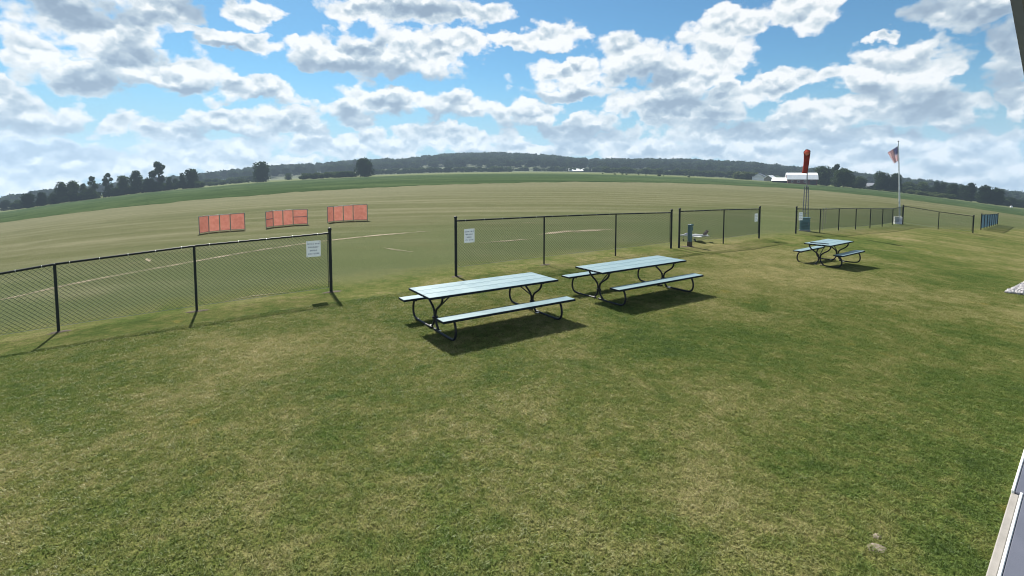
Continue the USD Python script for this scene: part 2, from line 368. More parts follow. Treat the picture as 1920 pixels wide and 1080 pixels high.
LAWN_K, FIELD_K, BLADE_K = (0.82, 0.81, 0.68), (0.485, 0.53, 0.465), (2.40, 2.30, 2.15)
def ground_material():
    g = Net(); pos = g.add('geometry', 'position')
    col, n_small, edge = grass_colour(g, pos)
    col = g.mix(edge, g.vmath('multiply', col, LAWN_K), g.vmath('multiply', col, FIELD_K))
    n_f = g.noise(pos, 38.0, 3, 0.7)
    n_g = g.noise(pos, 14.0, 3, 0.7)
    col = g.mix(0.62, col, g.ramp(n_f, [(0.30, (0.16, 0.16, 0.16)), (0.5, (0.5, 0.5, 0.5)), (0.72, (0.92, 0.92, 0.90))]), 'overlay')
    h = g.math('add', g.math('multiply', n_f, 0.6), g.math('multiply', n_g, 0.9))
    nrm = g.add('bump', 'normal', {'strength': 0.8, 'distance': 0.05}, height=h)
    b = g.add('principled_bsdf', 'BSDF', {'roughness': 1.0, 'specular_ior_level': 0.02}, base_color=col, normal=nrm)
    return g.done('ground_grass', surface=b)
def blade_material():
    g = Net(); pos = g.add('geometry', 'position')
    col, _, _ = grass_colour(g, pos)
    col = g.vmath('multiply', col, BLADE_K)
    rnd = g.add('geometry', 'random_per_island')
    col = g.mix(1.0, col, g.ramp(rnd, [(0.0, (0.62, 0.66, 0.60)), (0.55, (1.05, 1.08, 1.0)), (0.85, (1.45, 1.40, 1.25)), (1.0, (2.1, 1.9, 1.55))]), 'multiply')
    d = g.add('diffuse_bsdf', 'BSDF', color=col)
    t = g.add('translucent_bsdf', 'BSDF', color=g.vmath('multiply', col, (0.95, 1.05, 0.7)))
    gl = g.add('glossy_bsdf', 'BSDF', {'color': (0.9, 0.9, 0.9), 'roughness': 0.45})
    m = g.add('mix_closure', 'closure', {'fac': 0.33}, closure1=d, closure2=t)
    m = g.add('mix_closure', 'closure', {'fac': 0.015}, closure1=m, closure2=gl)
    return g.done('grass_blade', surface=m)
M['ground'] = ground_material(); M['blade'] = blade_material()

def polar(azs, rs, lift=0.0, zf=None):
    A, R = np.meshgrid(azs, rs, indexing='ij')
    X, Y = R * np.sin(A), R * np.cos(A)
    Z = (terrain(X, Y) if zf is None else zf(X, Y)) + lift
    V = np.stack([X, Y, Z], -1).reshape(-1, 3); na, nr = A.shape
    i = np.arange(na - 1)[:, None] * nr + np.arange(nr - 1)
    a, b, c, d = i, i + nr, i + nr + 1, i + 1
    Fc = np.concatenate([np.stack([a, b, c], -1).reshape(-1, 3), np.stack([a, c, d], -1).reshape(-1, 3)])[:, ::-1]
    return trimesh.Trimesh(V, Fc, process=False)
gm = polar(np.radians(np.linspace(-180, 180, 361)), np.concatenate([[0.0], np.geomspace(0.6, 1800, 140)]))
obj('ground', gm, M['ground'], smooth=True, kind='structure')

# the crop: a green field of low plants beyond the mown runway, a raised sheet with an uneven near edge
CROP_NEAR = [(-60, 424), (0, 417.5), (120, 402), (240, 388), (360, 376), (480, 366), (600, 357.5), (695, 352), (760, 349), (880, 345), (1000, 342), (1120, 341.5), (1235, 342.5), (1360, 347), (1480, 353), (1600, 363), (1675, 371.5), (1800, 387), (1915, 404), (1990, 414)]
def crop_mesh():
    a_n = np.array([azel(*p)[0] for p in CROP_NEAR]); r_n = np.array([np.hypot(*ground(*p)[:2]) for p in CROP_NEAR])
    azs = np.linspace(a_n[0], a_n[-1], 500)
    rn = np.interp(azs, a_n, r_n); rn = rn * (1 + 0.05 * (meshkit.noise(np.stack([azs * 37, azs * 0, azs * 0], -1), 8) - 0.5)) * (1 + 0.03 * (meshkit.noise(np.stack([azs * 90, azs * 0, azs * 0], -1), 3) - 0.5))
    rf = R_CROP * (1 + 0.012 * np.sin(azs * 23))
    s = np.linspace(0, 1, 40); R = np.exp(np.log(rn)[:, None] * (1 - s) + np.log(rf)[:, None] * s)
    R = np.concatenate([rn[:, None] * 0.999, R, rf[:, None] * 1.0005], 1)
    A = np.broadcast_to(azs[:, None], R.shape); X, Y = R * np.sin(A), R * np.cos(A)
    lift = 0.03 + 0.05 * meshkit.fbm(np.stack([X * 0.5, Y * 0.5, X * 0], -1), 3, 5); lift[:, 0] = -0.05; lift[:, -1] = -0.05
    V = np.stack([X, Y, terrain(X, Y) + lift], -1).reshape(-1, 3); na, nr = R.shape
    i = np.arange(na - 1)[:, None] * nr + np.arange(nr - 1); a, b, c, d = i, i + nr, i + nr + 1, i + 1
    Fc = np.concatenate([np.stack([a, b, c], -1).reshape(-1, 3), np.stack([a, c, d], -1).reshape(-1, 3)])[:, ::-1]
    return trimesh.Trimesh(V, Fc, process=False)
def crop_material():
    g = Net(); pos = g.add('geometry', 'position')
    st = g.add('mapping', 'vector', {'scale': (0.008, 0.06, 1.0), 'rotation': (0.0, 0.0, 0.04)}, vector=pos)
    n = g.noise(st, 1.0, 4, 0.6); n2 = g.noise(pos, 0.4, 4, 0.7)
    t = g.math('add', g.math('multiply', n, 0.7), g.math('multiply', n2, 0.3))
    col = g.ramp(t, [(0.30, (0.026, 0.044, 0.021)), (0.5, (0.046, 0.071, 0.032)), (0.70, (0.078, 0.103, 0.050))])
    nrm = g.add('bump', 'normal', {'strength': 0.7, 'distance': 0.3}, height=g.noise(pos, 3.0, 3, 0.7))
    b = g.add('principled_bsdf', 'BSDF', {'roughness': 1.0, 'specular_ior_level': 0.0}, base_color=col, normal=nrm)
    return g.done('crop_green', surface=b)
M['crop'] = crop_material()
obj('crop_field', crop_mesh(), M['crop'], smooth=True, kind='structure')

# ------------------------------------------------------------------ hills under far forest
SKY_LINE = [(-80, 386), (0, 380), (40, 377), (200, 352), (300, 340), (375, 329), (420, 325), (440, 321), (515, 313), (590, 309), (650, 304), (710, 300), (760, 300), (797, 294), (852, 289), (922, 287.5), (957, 288.5), (1005, 291), (1060, 296), (1100, 300), (1150, 300),
            (1235, 299.5), (1320, 302), (1400, 306), (1465, 312), (1520, 318), (1580, 325), (1650, 333), (1700, 341), (1760, 345), (1820, 356), (1880, 366), (1920, 373), (2000, 386)]
R0, R1, RB = 520.0, 1050.0, 1500.0
_ha, _hs = zip(*[(azel(*p)[0], math.tan(azel(*p)[1])) for p in SKY_LINE])
def hill_z(X, Y):
    R = np.hypot(X, Y); a = np.arctan2(X, Y)
    s = np.interp(a, _ha, _hs)
    top = H + s * R1 - 13.0                           # the ridge, below its trees
    base = terrain(X, Y)
    t = np.clip((R - R0) / (R1 - R0), 0, 1); t = t * t * (3 - 2 * t)
    base1 = terrain(np.sin(a) * R1, np.cos(a) * R1)
    up = np.maximum(top - base1, 0.0) * t
    down = np.clip((R - R1) / (RB - R1), 0, 1)
    return base + up * (1 - 0.7 * down * down * (3 - 2 * down))
def hill_material():
    g = Net(); pos = g.add('geometry', 'position')
    col = g.ramp(g.noise(pos, 0.03, 4, 0.6), [(0.35, (0.035, 0.05, 0.022)), (0.65, (0.07, 0.085, 0.035))])
    b = g.add('principled_bsdf', 'BSDF', {'roughness': 0.9, 'specular_ior_level': 0.1}, base_color=col)
    return g.done('hill_ground', surface=b)
M['hill'] = hill_material()
obj('hill', polar(np.radians(np.linspace(-55, 55, 221)), np.linspace(R0, RB, 40), -0.3, hill_z), M['hill'], smooth=True, kind='structure')

# ------------------------------------------------------------------ foliage
def leaf_material(name, dark, light, scale=0.35):
    g = Net(); pos = g.add('geometry', 'position')
    n = g.noise(pos, scale, 4, 0.65)
    rnd = g.add('geometry', 'random_per_island')
    obr = g.add('object_info', 'random')
    t = g.math('add', g.math('add', g.math('multiply', n, 0.5), g.math('multiply', rnd, 0.3)), g.math('multiply', obr, 0.25))
    col = g.ramp(t, [(0.2, dark), (0.85, light)])
    d = g.add('diffuse_bsdf', 'BSDF', color=col)
    tr = g.add('translucent_bsdf', 'BSDF', color=g.vmath('multiply', col, (0.9, 1.05, 0.6)))
    m = g.add('mix_closure', 'closure', {'fac': 0.28}, closure1=d, closure2=tr)
    return g.done(name, surface=m)
M['leaf'] = leaf_material('leaf_dark', (0.012, 0.024, 0.014), (0.095, 0.125, 0.052), 0.5)
M['leaf_mid'] = leaf_material('leaf_mid', (0.026, 0.044, 0.020), (0.135, 0.165, 0.070), 0.5)
M['leaf_pale'] = leaf_material('leaf_pale', (0.075, 0.095, 0.045), (0.17, 0.185, 0.09))
M['leaf_far'] = leaf_material('leaf_far', (0.012, 0.024, 0.016), (0.085, 0.112, 0.052), 0.03)

def leaf_cards(cent, size, rg, n_out=None):
    """Folded leaf sprays: two triangles each, turned every way."""
    N = len(cent)
    a = rg.normal(size=(N, 3)); a /= np.linalg.norm(a, axis=1, keepdims=True)
    b = rg.normal(size=(N, 3)); b -= a * (a * b).sum(1, keepdims=True); b /= np.linalg.norm(b, axis=1, keepdims=True)
    c = np.cross(a, b)
    s = (size * rg.uniform(0.6, 1.35, N))[:, None] if np.ndim(size) == 0 else (np.asarray(size) * rg.uniform(0.6, 1.35, N))[:, None]
    v0 = cent - a * s; v1 = cent + b * s * 0.62 + c * s * 0.22; v2 = cent + a * s; v3 = cent - b * s * 0.62 + c * s * 0.22
    V = np.stack([v0, v1, v2, v3], 1).reshape(-1, 3)
    k = np.arange(N)[:, None] * 4
    Fc = np.concatenate([k + [0, 1, 2], k + [0, 2, 3]], 0)
    return trimesh.Trimesh(V, Fc, process=False)
def crown(h, w, lobes, n, leaf, rg):
    """Leaves through a set of lobes (centre, radii): more near each lobe's skin, thin gaps between."""
    vol = np.array([np.prod(l[1]) ** 0.67 for l in lobes]); pick = rg.choice(len(lobes), n, p=vol / vol.sum())
    d = rg.normal(size=(n, 3)); d /= np.linalg.norm(d, axis=1, keepdims=True)
    rad = rg.uniform(0.25, 1.0, n) ** 0.42
    rad *= 1 + 0.75 * (meshkit.noise(d * 2.3 + pick[:, None] * 9.1, 4) - 0.5)
    C = np.array([lobes[i][0] for i in pick]); S = np.array([lobes[i][1] for i in pick])
    return leaf_cards(C + d * rad[:, None] * S, leaf, rg)
def tree_parts(h, w, style, rg):
    """Trunk with limbs and a crown for a tree h tall and w wide."""
    base = {'oval': 0.10, 'open': 0.30, 'bush': 0.0, 'column': 0.06, 'wide': 0.12}[style]
    lobes = []; k = {'oval': 11, 'open': 9, 'bush': 9, 'column': 8, 'wide': 13}[style]
    for i in range(k):
        t = (i + rg.uniform(0.1, 0.9)) / k
        z = h * (base + (0.95 - base) * t)
        prof = {'oval': math.sin(math.pi * min(0.97, 0.16 + 0.80 * t)) ** 0.6, 'open': 0.55 + 0.45 * math.sin(math.pi * t), 'bush': math.sqrt(max(0.05, 1 - t * t * 0.95)),
                'column': 0.9 - 0.55 * t, 'wide': math.sqrt(max(0.08, 1 - (t * 1.0 - 0.25) ** 2 * 1.55))}[style]
        R = w / 2 * prof
        ang = rg.uniform(0, 2 * math.pi); off = R * rg.uniform(0.25, 0.62)
        lr = w * rg.uniform(0.17, 0.26) * (0.75 if style == 'open' else 1.0)
        lz = min(lr * rg.uniform(0.8, 1.2), h * 0.22)
        z = min(z, h - lz * 0.9)
        lobes.append((np.array([math.cos(ang) * off, math.sin(ang) * off, max(z, lz * 0.75)]), np.array([lr, lr, lz])))
        if style != 'open': lobes.append((np.array([math.cos(ang + 2.4) * off, math.sin(ang + 2.4) * off, max(z - lz * 0.3, lz * 0.75)]), np.array([lr, lr, lz])))
    lobes.append((np.array([0, 0, h - w * 0.16]), np.array([w * 0.16, w * 0.16, w * 0.16])))
    if style != 'open': lobes.append((np.array([0, 0, h * (base + 0.5 * (1 - base))]), np.array([w * 0.30, w * 0.30, h * (1 - base) * 0.40])))
    n = int({'oval': 2100, 'open': 1100, 'bush': 1300, 'column': 1200, 'wide': 2600}[style])
    cr = crown(h, w, lobes, n, 0.032 * (h + w) / 1.4, rg)
    tr = [tube(smooth_path([(0, 0, -0.3), (0.01 * h, 0, h * 0.2), (0, 0.01 * h, h * 0.5), (0.01 * h, 0, h * 0.8)], 4), np.linspace(0.028 * h, 0.006 * h, 13), 7)]
    for l in lobes[:6]:
        z0 = max(0.12 * h, l[0][2] * 0.55)
        tr.append(tube([(0, 0, z0), l[0] * np.array([0.55, 0.55, 1]) * np.array([1, 1, 0.85]), l[0]], [0.012 * h, 0.008 * h, 0.003 * h], 5))
    return cat_(tr), cr
TREES = [  # x, row of the top, width in photo pixels, range, style, leaf, what it is
    (8, 375, 24, 420, 'bush', 'leaf', 'low dark tree at the far left end of the tree row'),
    (30, 374, 18, 400, 'bush', 'leaf', 'low rounded dark tree, second at the left end of the row'),
    (50, 362, 27, 350, 'oval', 'leaf', 'dark rounded tree, larger one of the pair at the left of the row'),
    (76, 360, 22, 350, 'oval', 'leaf', 'narrower dark tree right of the large rounded one in the left row'),
    (98, 361, 18, 352, 'bush', 'leaf', 'short dark tree in the dip of the left tree row'),
    (114, 341, 22, 352, 'oval', 'leaf', 'upright dark green tree where the left row rises'),
    (136, 339, 24, 352, 'oval', 'leaf_mid', 'full green tree with a notched top in the left row'),
    (155, 344, 16, 354, 'column', 'leaf', 'thin dark tree beside the notched tree in the left row'),
    (172, 331, 21, 356, 'open', 'leaf', 'airy tree with sky showing through its crown in the left row'),
    (166, 353, 34, 350, 'bush', 'leaf', 'low dark thicket at the foot of the airy tree'),
    (203, 325, 21, 356, 'open', 'leaf', 'slim open-crowned tree standing apart above the low brush'),
    (212, 352, 40, 352, 'bush', 'leaf', 'low brush under the slim open-crowned tree'),
    (231, 329, 24, 354, 'oval', 'leaf_mid', 'broad olive green tree left of the taller pointed one'),
    (255, 319, 22, 354, 'oval', 'leaf', 'tall pointed dark tree left of the tallest tree of the row'),
    (279, 333, 24, 352, 'wide', 'leaf', 'squat very dark tree between the pointed and the tallest tree'),
    (297, 304, 33, 356, 'open', 'leaf', 'tallest tree of the left row with a forked, open crown'),
    (296, 341, 40, 350, 'bush', 'leaf', 'dark undergrowth beneath the tallest tree of the left row'),
    (317, 331, 15, 354, 'column', 'leaf_mid', 'small thin tree just right of the tallest tree'),
    (329, 334, 13, 354, 'column', 'leaf', 'small dark sapling right of the thin tree in the left row'),
    (342, 324, 15, 354, 'column', 'leaf', 'narrow upright tree left of the last tree in the left row'),
    (361, 316, 27, 356, 'oval', 'leaf', 'dark tree with a ragged twin top ending the left row'),
    (491, 303, 36, 380, 'oval', 'leaf', 'lone rounded tree standing by itself at the crop edge'),
    (541, 324, 17, 430, 'bush', 'leaf_mid', 'small round bush between the lone tree and the hedge'),
    (683, 296, 40, 360, 'wide', 'leaf', 'square dense dark tree at the right end of the hedge'),
    (1543, 311, 37, 372, 'wide', 'leaf', 'broad dark tree right beside the red barn'),
    (1567, 308, 20, 385, 'open', 'leaf', 'taller open tree peeping up behind the dark conical one'),
    (1581, 316, 40, 345, 'wide', 'leaf', 'large dense dark tree with a sloping right side near the barn'),
    (1612, 330, 26, 380, 'oval', 'leaf_mid', 'smaller green tree left of the half hidden pale house'),
    (1653, 322, 30, 372, 'wide', 'leaf', 'large rounded dark tree right of the half hidden pale house'),
    (1678, 325, 30, 372, 'wide', 'leaf', 'rounded dark tree behind the flagpole'),
    (1705, 341, 26, 420, 'wide', 'leaf_mid', 'first tree of the belt right of the flagpole'),
    (1732, 341, 28, 420, 'wide', 'leaf_mid', 'low wide tree in the middle of the belt right of the flagpole'),
    (1757, 341, 14, 410, 'oval', 'leaf', 'thin dark tree, left one of two alike in the right belt'),
    (1770, 342, 14, 410, 'oval', 'leaf', 'thin dark tree, right one of two alike in the right belt'),
    (1787, 345, 23, 380, 'wide', 'leaf', 'round dark tree standing forward in the right belt'),
    (1806, 347, 18, 400, 'oval', 'leaf_mid', 'greener tree tucked behind the round ones of the right belt'),
    (1821, 343, 22, 385, 'oval', 'leaf', 'upright dark tree, the tallest of the right belt'),
    (1848, 348, 28, 375, 'wide', 'leaf', 'wide dark tree near the right end of the belt'),
    (1871, 352, 26, 375, 'wide', 'leaf', 'last large dark tree at the right end of the belt'),
    (1898, 370, 26, 420, 'bush', 'leaf', 'low dark trees trailing off past the right end of the belt'),
    (1915, 374, 22, 430, 'bush', 'leaf', 'small dark tree at the right edge of the view'),
]
for i, (px, ty, wpx, r, style, leaf, label) in enumerate(TREES):
    b = at_range(px, r); h = height_at(b, ty); rg = np.random.default_rng(100 + i)
    w = wpx / F * b[1] * 1.06
    t = thing('tree', label, 'tree', b, rg.uniform(0, 6.28), 'trees along the far edge of the crop')
    tr, cr = tree_parts(h, w, style, rg)
    obj('trunk', tr, M['bark'], t, smooth=True); obj('crown', cr, M[leaf], t)

def instancer(name, protos, pos, rot, scale, idx, **k):
    pth = path_for('/World', name); pi = UsdGeom.PointInstancer.Define(stage, pth)
    targets = []
    for j, (mesh, mat) in enumerate(protos):
        pp = f'{pth}/source_{"abcdefgh"[j]}'
        usdkit.mesh(stage, pp, mesh, mat); targets.append(Sdf.Path(pp))
    pi.CreatePrototypesRel().SetTargets(targets)
    pi.CreatePositionsAttr(Vt.Vec3fArray.FromNumpy(np.asarray(pos, np.float32)))
    pi.CreateProtoIndicesAttr(Vt.IntArray.FromNumpy(np.asarray(idx, np.int32)))
    q = []
    for a, p in zip(rot, pos):
        turn = Gf.Rotation(Gf.Vec3d(0, 0, 1), math.degrees(float(a)))
        if k.get('lie'):                                  # lies on the slope of the ground
            x, y = float(p[0]), float(p[1]); e = 0.4
            n = Gf.Vec3d(float(terrain(x - e, y) - terrain(x + e, y)), float(terrain(x, y - e) - terrain(x, y + e)), 2 * e)
            turn = turn * Gf.Rotation(Gf.Vec3d(0, 0, 1), n)
        u = turn.GetQuat(); im = u.GetImaginary(); q.append(Gf.Quath(float(u.GetReal()), float(im[0]), float(im[1]), float(im[2])))
    pi.CreateOrientationsAttr(Vt.QuathArray(q))
    pi.CreateScalesAttr(Vt.Vec3fArray.FromNumpy(np.asarray(scale, np.float32)))
    tag(pi.GetPrim(), k.get('label'), k.get('cat'), None, 'stuff')
def far_tree(seed):
    rg = np.random.default_rng(seed); lobes = []
    for i in range(9):
        z = rg.uniform(0.30, 0.82); a = rg.uniform(0, 6.28); R = 0.36 * math.sin(math.pi * (0.25 + 0.6 * z)) * rg.uniform(0.2, 1.0)
        s = rg.uniform(0.17, 0.25); lobes.append((np.array([math.cos(a) * R, math.sin(a) * R, z]), np.array([s, s, s * 0.85])))
    c = crown(1, 1, lobes, 430, 0.062, rg)
    cores = []
    for l in lobes[:7]:
        ic = trimesh.creation.icosphere(1, 1.0); ic.vertices *= l[1] * 0.8; ic.apply_translation(l[0]); cores.append(ic)
    return cat_([c] + cores)
def forest():
    protos = [(far_tree(s), M['leaf_far']) for s in (1, 2, 3, 4)]
    rg = np.random.default_rng(21); P = []
    for r in np.arange(640, 1120, 15.0):
        n = int(math.radians(104) * r / 13)
        a = np.radians(np.linspace(-52, 52, n)) + rg.normal(0, 0.35, n) * 13 / r; rr = r + rg.uniform(-7, 7, n)
        keep = rg.uniform(size=n) < np.interp(r, [640, 700, 1120], [0.45, 0.8, 0.95])
        P.append(np.stack([rr * np.sin(a), rr * np.cos(a)], 1)[keep])
    P = np.vstack(P); z = hill_z(P[:, 0], P[:, 1])
    h = rg.uniform(11.0, 16.5, len(P)); lowland = np.interp(np.hypot(P[:, 0], P[:, 1]), [640, 760], [0.75, 1.0]); h *= lowland
    instancer('forest', protos, np.column_stack([P, z]), rg.uniform(0, 6.28, len(P)), np.column_stack([h * 1.15, h * 1.15, h]), rg.integers(0, 4, len(P)),
              label='dark wooded hills along the whole horizon behind the fields', cat='forest')
forest()
def shrubs(name, spans, seed, hpx, mat, label, cat):
    """Low bushes in a strip: spans of (x0, x1, range, count, least and greatest height)."""
    rg = np.random.default_rng(seed); P, S = [], []
    for (x0, x1, r, n, h0, h1) in spans:
        for _ in range(n):
            b = at_range(rg.uniform(x0, x1), r + rg.uniform(-9, 9)); h = rg.uniform(h0, h1)
            P.append(b - [0, 0, 0.12 * h]); S.append((h * rg.uniform(1.1, 1.7), h * rg.uniform(1.1, 1.7), h))
    protos = [(far_tree(s), M[mat]) for s in (11, 12)]
    instancer(name, protos, P, rg.uniform(0, 6.28, len(P)), S, rg.integers(0, 2, len(P)), label=label, cat=cat)
shrubs('hedge', [(566, 664, 372, 60, 3.6, 5.2)], 31, 0, 'leaf_mid', 'long low hedge between the round bush and the square dark tree', 'hedge')
shrubs('undergrowth', [(92, 160, 354, 22, 2.5, 5.5), (160, 250, 356, 26, 2.5, 6), (250, 335, 356, 28, 2.5, 6.5), (335, 372, 356, 10, 2.5, 5), (0, 92, 395, 24, 2, 5), (1500, 1600, 385, 16, 2.5, 5.5), (1690, 1890, 420, 50, 3, 7), (1600, 1690, 395, 16, 2.5, 5)], 30, 0, 'leaf', 'dark undergrowth filling the feet of the tree rows', 'undergrowth')
shrubs('scrub', [(375, 480, 520, 70, 3, 7), (700, 960, 560, 120, 2.5, 7.5), (1130, 1440, 520, 120, 3, 8), (960, 1130, 600, 50, 3, 8), (1690, 1790, 372, 60, 1.6, 3.4), (1110, 1300, 350, 12, 0.8, 1.6), (1600, 1690, 352, 22, 0.8, 2.0), (390, 480, 430, 30, 2, 4)], 32, 0, 'leaf_mid',
       'patchy scrub growing in front of the wooded hills', 'scrub')
shrubs('pale_scrub', [(1375, 1420, 440, 26, 4.5, 7.5), (1160, 1300, 560, 40, 4, 7), (1700, 1770, 362, 26, 1.6, 3.0), (700, 900, 600, 30, 3, 6)], 33, 0, 'leaf_pale', 'pale green bushes in front of the dark wood near the farm', 'scrub')
#PART2
ANG = math.atan2(FD[1], FD[0])
# ------------------------------------------------------------------ lawn grass near the camera
def grass_tile(seed, size=1.0, tufts=1500, per=4):
    rg = np.random.default_rng(seed)
    c = rg.uniform(-size / 2, size / 2, (tufts, 2))
    base = np.repeat(c, per, 0) + rg.normal(0, 0.016, (tufts * per, 2))
    th = np.repeat(rg.uniform(0, 2 * np.pi, tufts), per) + rg.normal(0, 0.9, tufts * per)
    h = np.repeat(rg.uniform(0.010, 0.024, tufts), per) * rg.uniform(0.7, 1.3, tufts * per)
    lean = rg.uniform(0.6, 2.6, tufts * per) * h
    w = rg.uniform(0.0022, 0.0042, tufts * per)
    dx, dy = np.cos(th), np.sin(th); N = len(th); ph = th + rg.uniform(-1.3, 1.3, N) + np.pi / 2; sx, sy = np.cos(ph) * w, np.sin(ph) * w
    z0 = np.full(N, -0.01)
    v0 = np.stack([base[:, 0] - sx, base[:, 1] - sy, z0], 1); v1 = np.stack([base[:, 0] + sx, base[:, 1] + sy, z0], 1)
    mx, my = base[:, 0] + dx * lean * 0.35, base[:, 1] + dy * lean * 0.35
    v2 = np.stack([mx - sx * 0.9, my - sy * 0.9, h * 0.62], 1); v3 = np.stack([mx + sx * 0.9, my + sy * 0.9, h * 0.62], 1)
    v4 = np.stack([base[:, 0] + dx * lean, base[:, 1] + dy * lean, h], 1)
    V = np.stack([v0, v1, v2, v3, v4], 1).reshape(-1, 3); k = np.arange(N)[:, None] * 5
    return trimesh.Trimesh(V, np.concatenate([k + [0, 1, 3], k + [0, 3, 2], k + [2, 3, 4]]), process=False)
def lawn():
    rg = np.random.default_rng(5); P, Rr, S = [], [], []
    for ix in range(-34, 36):
        for iy in range(0, 32):
            ac = -1.45 - iy; q = FD * (ix + 0.5) + FN * (F0 + ac); x, y = float(q[0]), float(q[1]); r = math.hypot(x, y)
            if r > 26 or y < 1.0: continue
            z = float(terrain(x, y)); f = y * CP - (z - H) * SP; up = y * SP + (z - H) * CP
            if f < 0.5: continue
            px, py = 960 + F * x / f, CY - F * up / f
            m = 1.3 * F / f
            if px < -m or px > 1920 + m or py > 1080 + m * 1.2: continue
            fade = float(np.clip((26 - r) / 12, 0.15, 1))
            P.append((x, y, z)); Rr.append(ANG + rg.integers(0, 4) * math.pi / 2); S.append((1.0, 1.0, fade))
    instancer('lawn_grass', [(grass_tile(s), M['blade']) for s in (1, 2, 3, 4, 5)], P, Rr, S, rg.integers(0, 5, len(P)), label='short mown lawn with dry tan and green patches in the foreground', cat='grass', lie=True)
lawn()

# ------------------------------------------------------------------ chain link fences
def chain_link(length, z0, z1, at, wire=0.0034, cell=0.075):
    """Two families of bent wires woven over each other; at(s, z) gives a place on the fence."""
    V, Fc = [], []; h = z1 - z0; n = 0
    for fam in (1, -1):
        for s0 in np.arange(-h, length + h, cell):
            a, b = (s0, s0 + h) if fam > 0 else (s0 + h, s0)
            t0, t1 = 0.0, 1.0
            lo, hi = sorted(((0 - a) / (b - a), (length - a) / (b - a)))
            t0, t1 = max(t0, lo), min(t1, hi)
            if t1 - t0 < 0.01: continue
            off = 0.003 * fam
            p = at(a + (b - a) * t0, z0 + h * t0); q = at(a + (b - a) * t1, z0 + h * t1)
            d = q - p; d /= np.linalg.norm(d); nrm = np.cross(d, [0, 0, 1.0]); nrm /= np.linalg.norm(nrm); up = np.cross(nrm, d)
            for e in (p + nrm * off, q + nrm * off):
                for k in range(3):
                    th = k * 2 * math.pi / 3; V.append(e + wire * (math.cos(th) * nrm + math.sin(th) * up))
            for k in range(3):
                k2 = (k + 1) % 3; Fc += [(n + k, n + k2, n + 3 + k2), (n + k, n + 3 + k2, n + 3 + k)]
            n += 6
    return trimesh.Trimesh(np.array(V), np.array(Fc), process=False)
def post_mesh(b, h, r):
    return tube([(b[0], b[1], b[2] - 0.3), (b[0], b[1], b[2] + h)], r, 12)
def cap_mesh(b, h, r):
    c = trimesh.creation.icosphere(2, r * 1.28); c.vertices[:, 2] *= 0.8; c.apply_translation((b[0], b[1], b[2] + h + 0.005)); return c
def fence(label, posts, ends, gap=0.08, wire_mat='wire', drop=0.09, wire=0.0034, cell=0.075, rise=True):
    """posts: (x, y of the foot, y of the top) in the photograph; ends: which of them are thick terminal posts."""
    B = [ground(p[0], p[1]) for p in posts]; Hh = [height_at(b, p[2]) for b, p in zip(B, posts)]
    o = B[0].copy(); t = thing('chain_link_fence', label, 'fence', o)
    B = [b - o for b in B]
    rails = []
    for i, (b, h) in enumerate(zip(B, Hh)):
        end = i in ends; r = 0.036 if end else 0.024
        pp = obj('post', post_mesh(b, h + (0.0 if end else -0.02), r), M['fence_paint'], t, smooth=40)
        obj('cap', cap_mesh(b, h + (0.0 if end else -0.02), r), M['fence_paint'], pp, smooth=True)
        rails.append(b + np.array([0, 0, h - (drop if end else 0.005)]))
    for i in range(len(B) - 1):
        a, c = rails[i], rails[i + 1]; u = (c - a) / np.linalg.norm(c - a)
        obj('top_rail', tube([a + u * 0.012, c - u * 0.012], 0.0215, 10), M['fence_paint'], t, smooth=40)
        L = float(np.hypot(*(B[i + 1] - B[i])[:2]))
        ba, bc = B[i], B[i + 1]
        side = np.array([-(bc - ba)[1], (bc - ba)[0], 0]) / L * 0.03
        def at(s, z, a=a, c=c, ba=ba, bc=bc, L=L, side=side):
            k = s / L; lo = ba + (bc - ba) * k + [0, 0, gap]; hi = a + (c - a) * k
            return lo + (hi - lo) * z + side
        # z runs 0..1 over the mesh height; cells stay square by scaling
        hh = float((rails[i][2] - B[i][2] + rails[i + 1][2] - B[i + 1][2]) / 2 - gap)
        mesh = chain_link(L, 0.0, hh, lambda s, z, f=at, hh=hh: f(s, z / hh), wire, cell)
        obj('chain_link', mesh, M[wire_mat], t, kind='stuff')
        lo0, lo1 = at(0.0, 0.0), at(L, 0.0)
        obj('tension_wire', tube([lo0, lo1], 0.003, 5), M['tie'], t)
        for k in (i, i + 1):
            if k in ends:      # tension bar and its bands beside a terminal post
                s = 0.05 if k == i else L - 0.05
                obj('tension_bar', tube([at(s, 0.0), at(s, 1.0)], 0.007, 5), M['fence_paint'], t)
                for zz in (0.12, 0.5, 0.88):
                    q = at(s, zz); pc = B[k] + [0, 0, q[2] - B[k][2]]
                    obj('clamp_band', cat_([tube([pc - [0, 0, 0.015], pc + [0, 0, 0.015]], 0.041, 12), tube([pc, q], 0.008, 5)]), M['fence_paint'], t)
        # wire ties on the rail, catching the light
        for k in np.linspace(0.1, 0.9, 5):
            q = a + (c - a) * k
            obj('wire_tie', tube([q - u * 0.004, q + u * 0.004], 0.0245, 8), M['tie'], t)
    return t, [b + o for b in B], Hh
FA = [(-152, 664, 541), (110, 622, 495), (369, 583, 461), (621, 547, 430)]
FB = [(855, 518, 408), (1020, 496, 406), (1154, 480, 401), (1258, 466, 394)]
FC = [(1273, 465, 392), (1356, 457, 393), (1423, 447, 388)]
FDp = [(1492, 438, 388), (1537, 436, 392), (1572, 432, 391), (1604, 430, 391), (1631, 428, 391), (1654, 425, 391), (1673, 422, 391), (1692, 420, 385)]
FE = [(1692.8, 420.5, 386), (1759, 430, 397), (1824, 437, 404)]
FF = [(1839, 431, 401), (1845, 428.6, 402), (1850.5, 427.5, 402), (1855, 426, 402), (1859, 424.6, 401.6), (1863, 423.4, 401.4), (1866.5, 422.2, 401), (1870, 421, 400)]
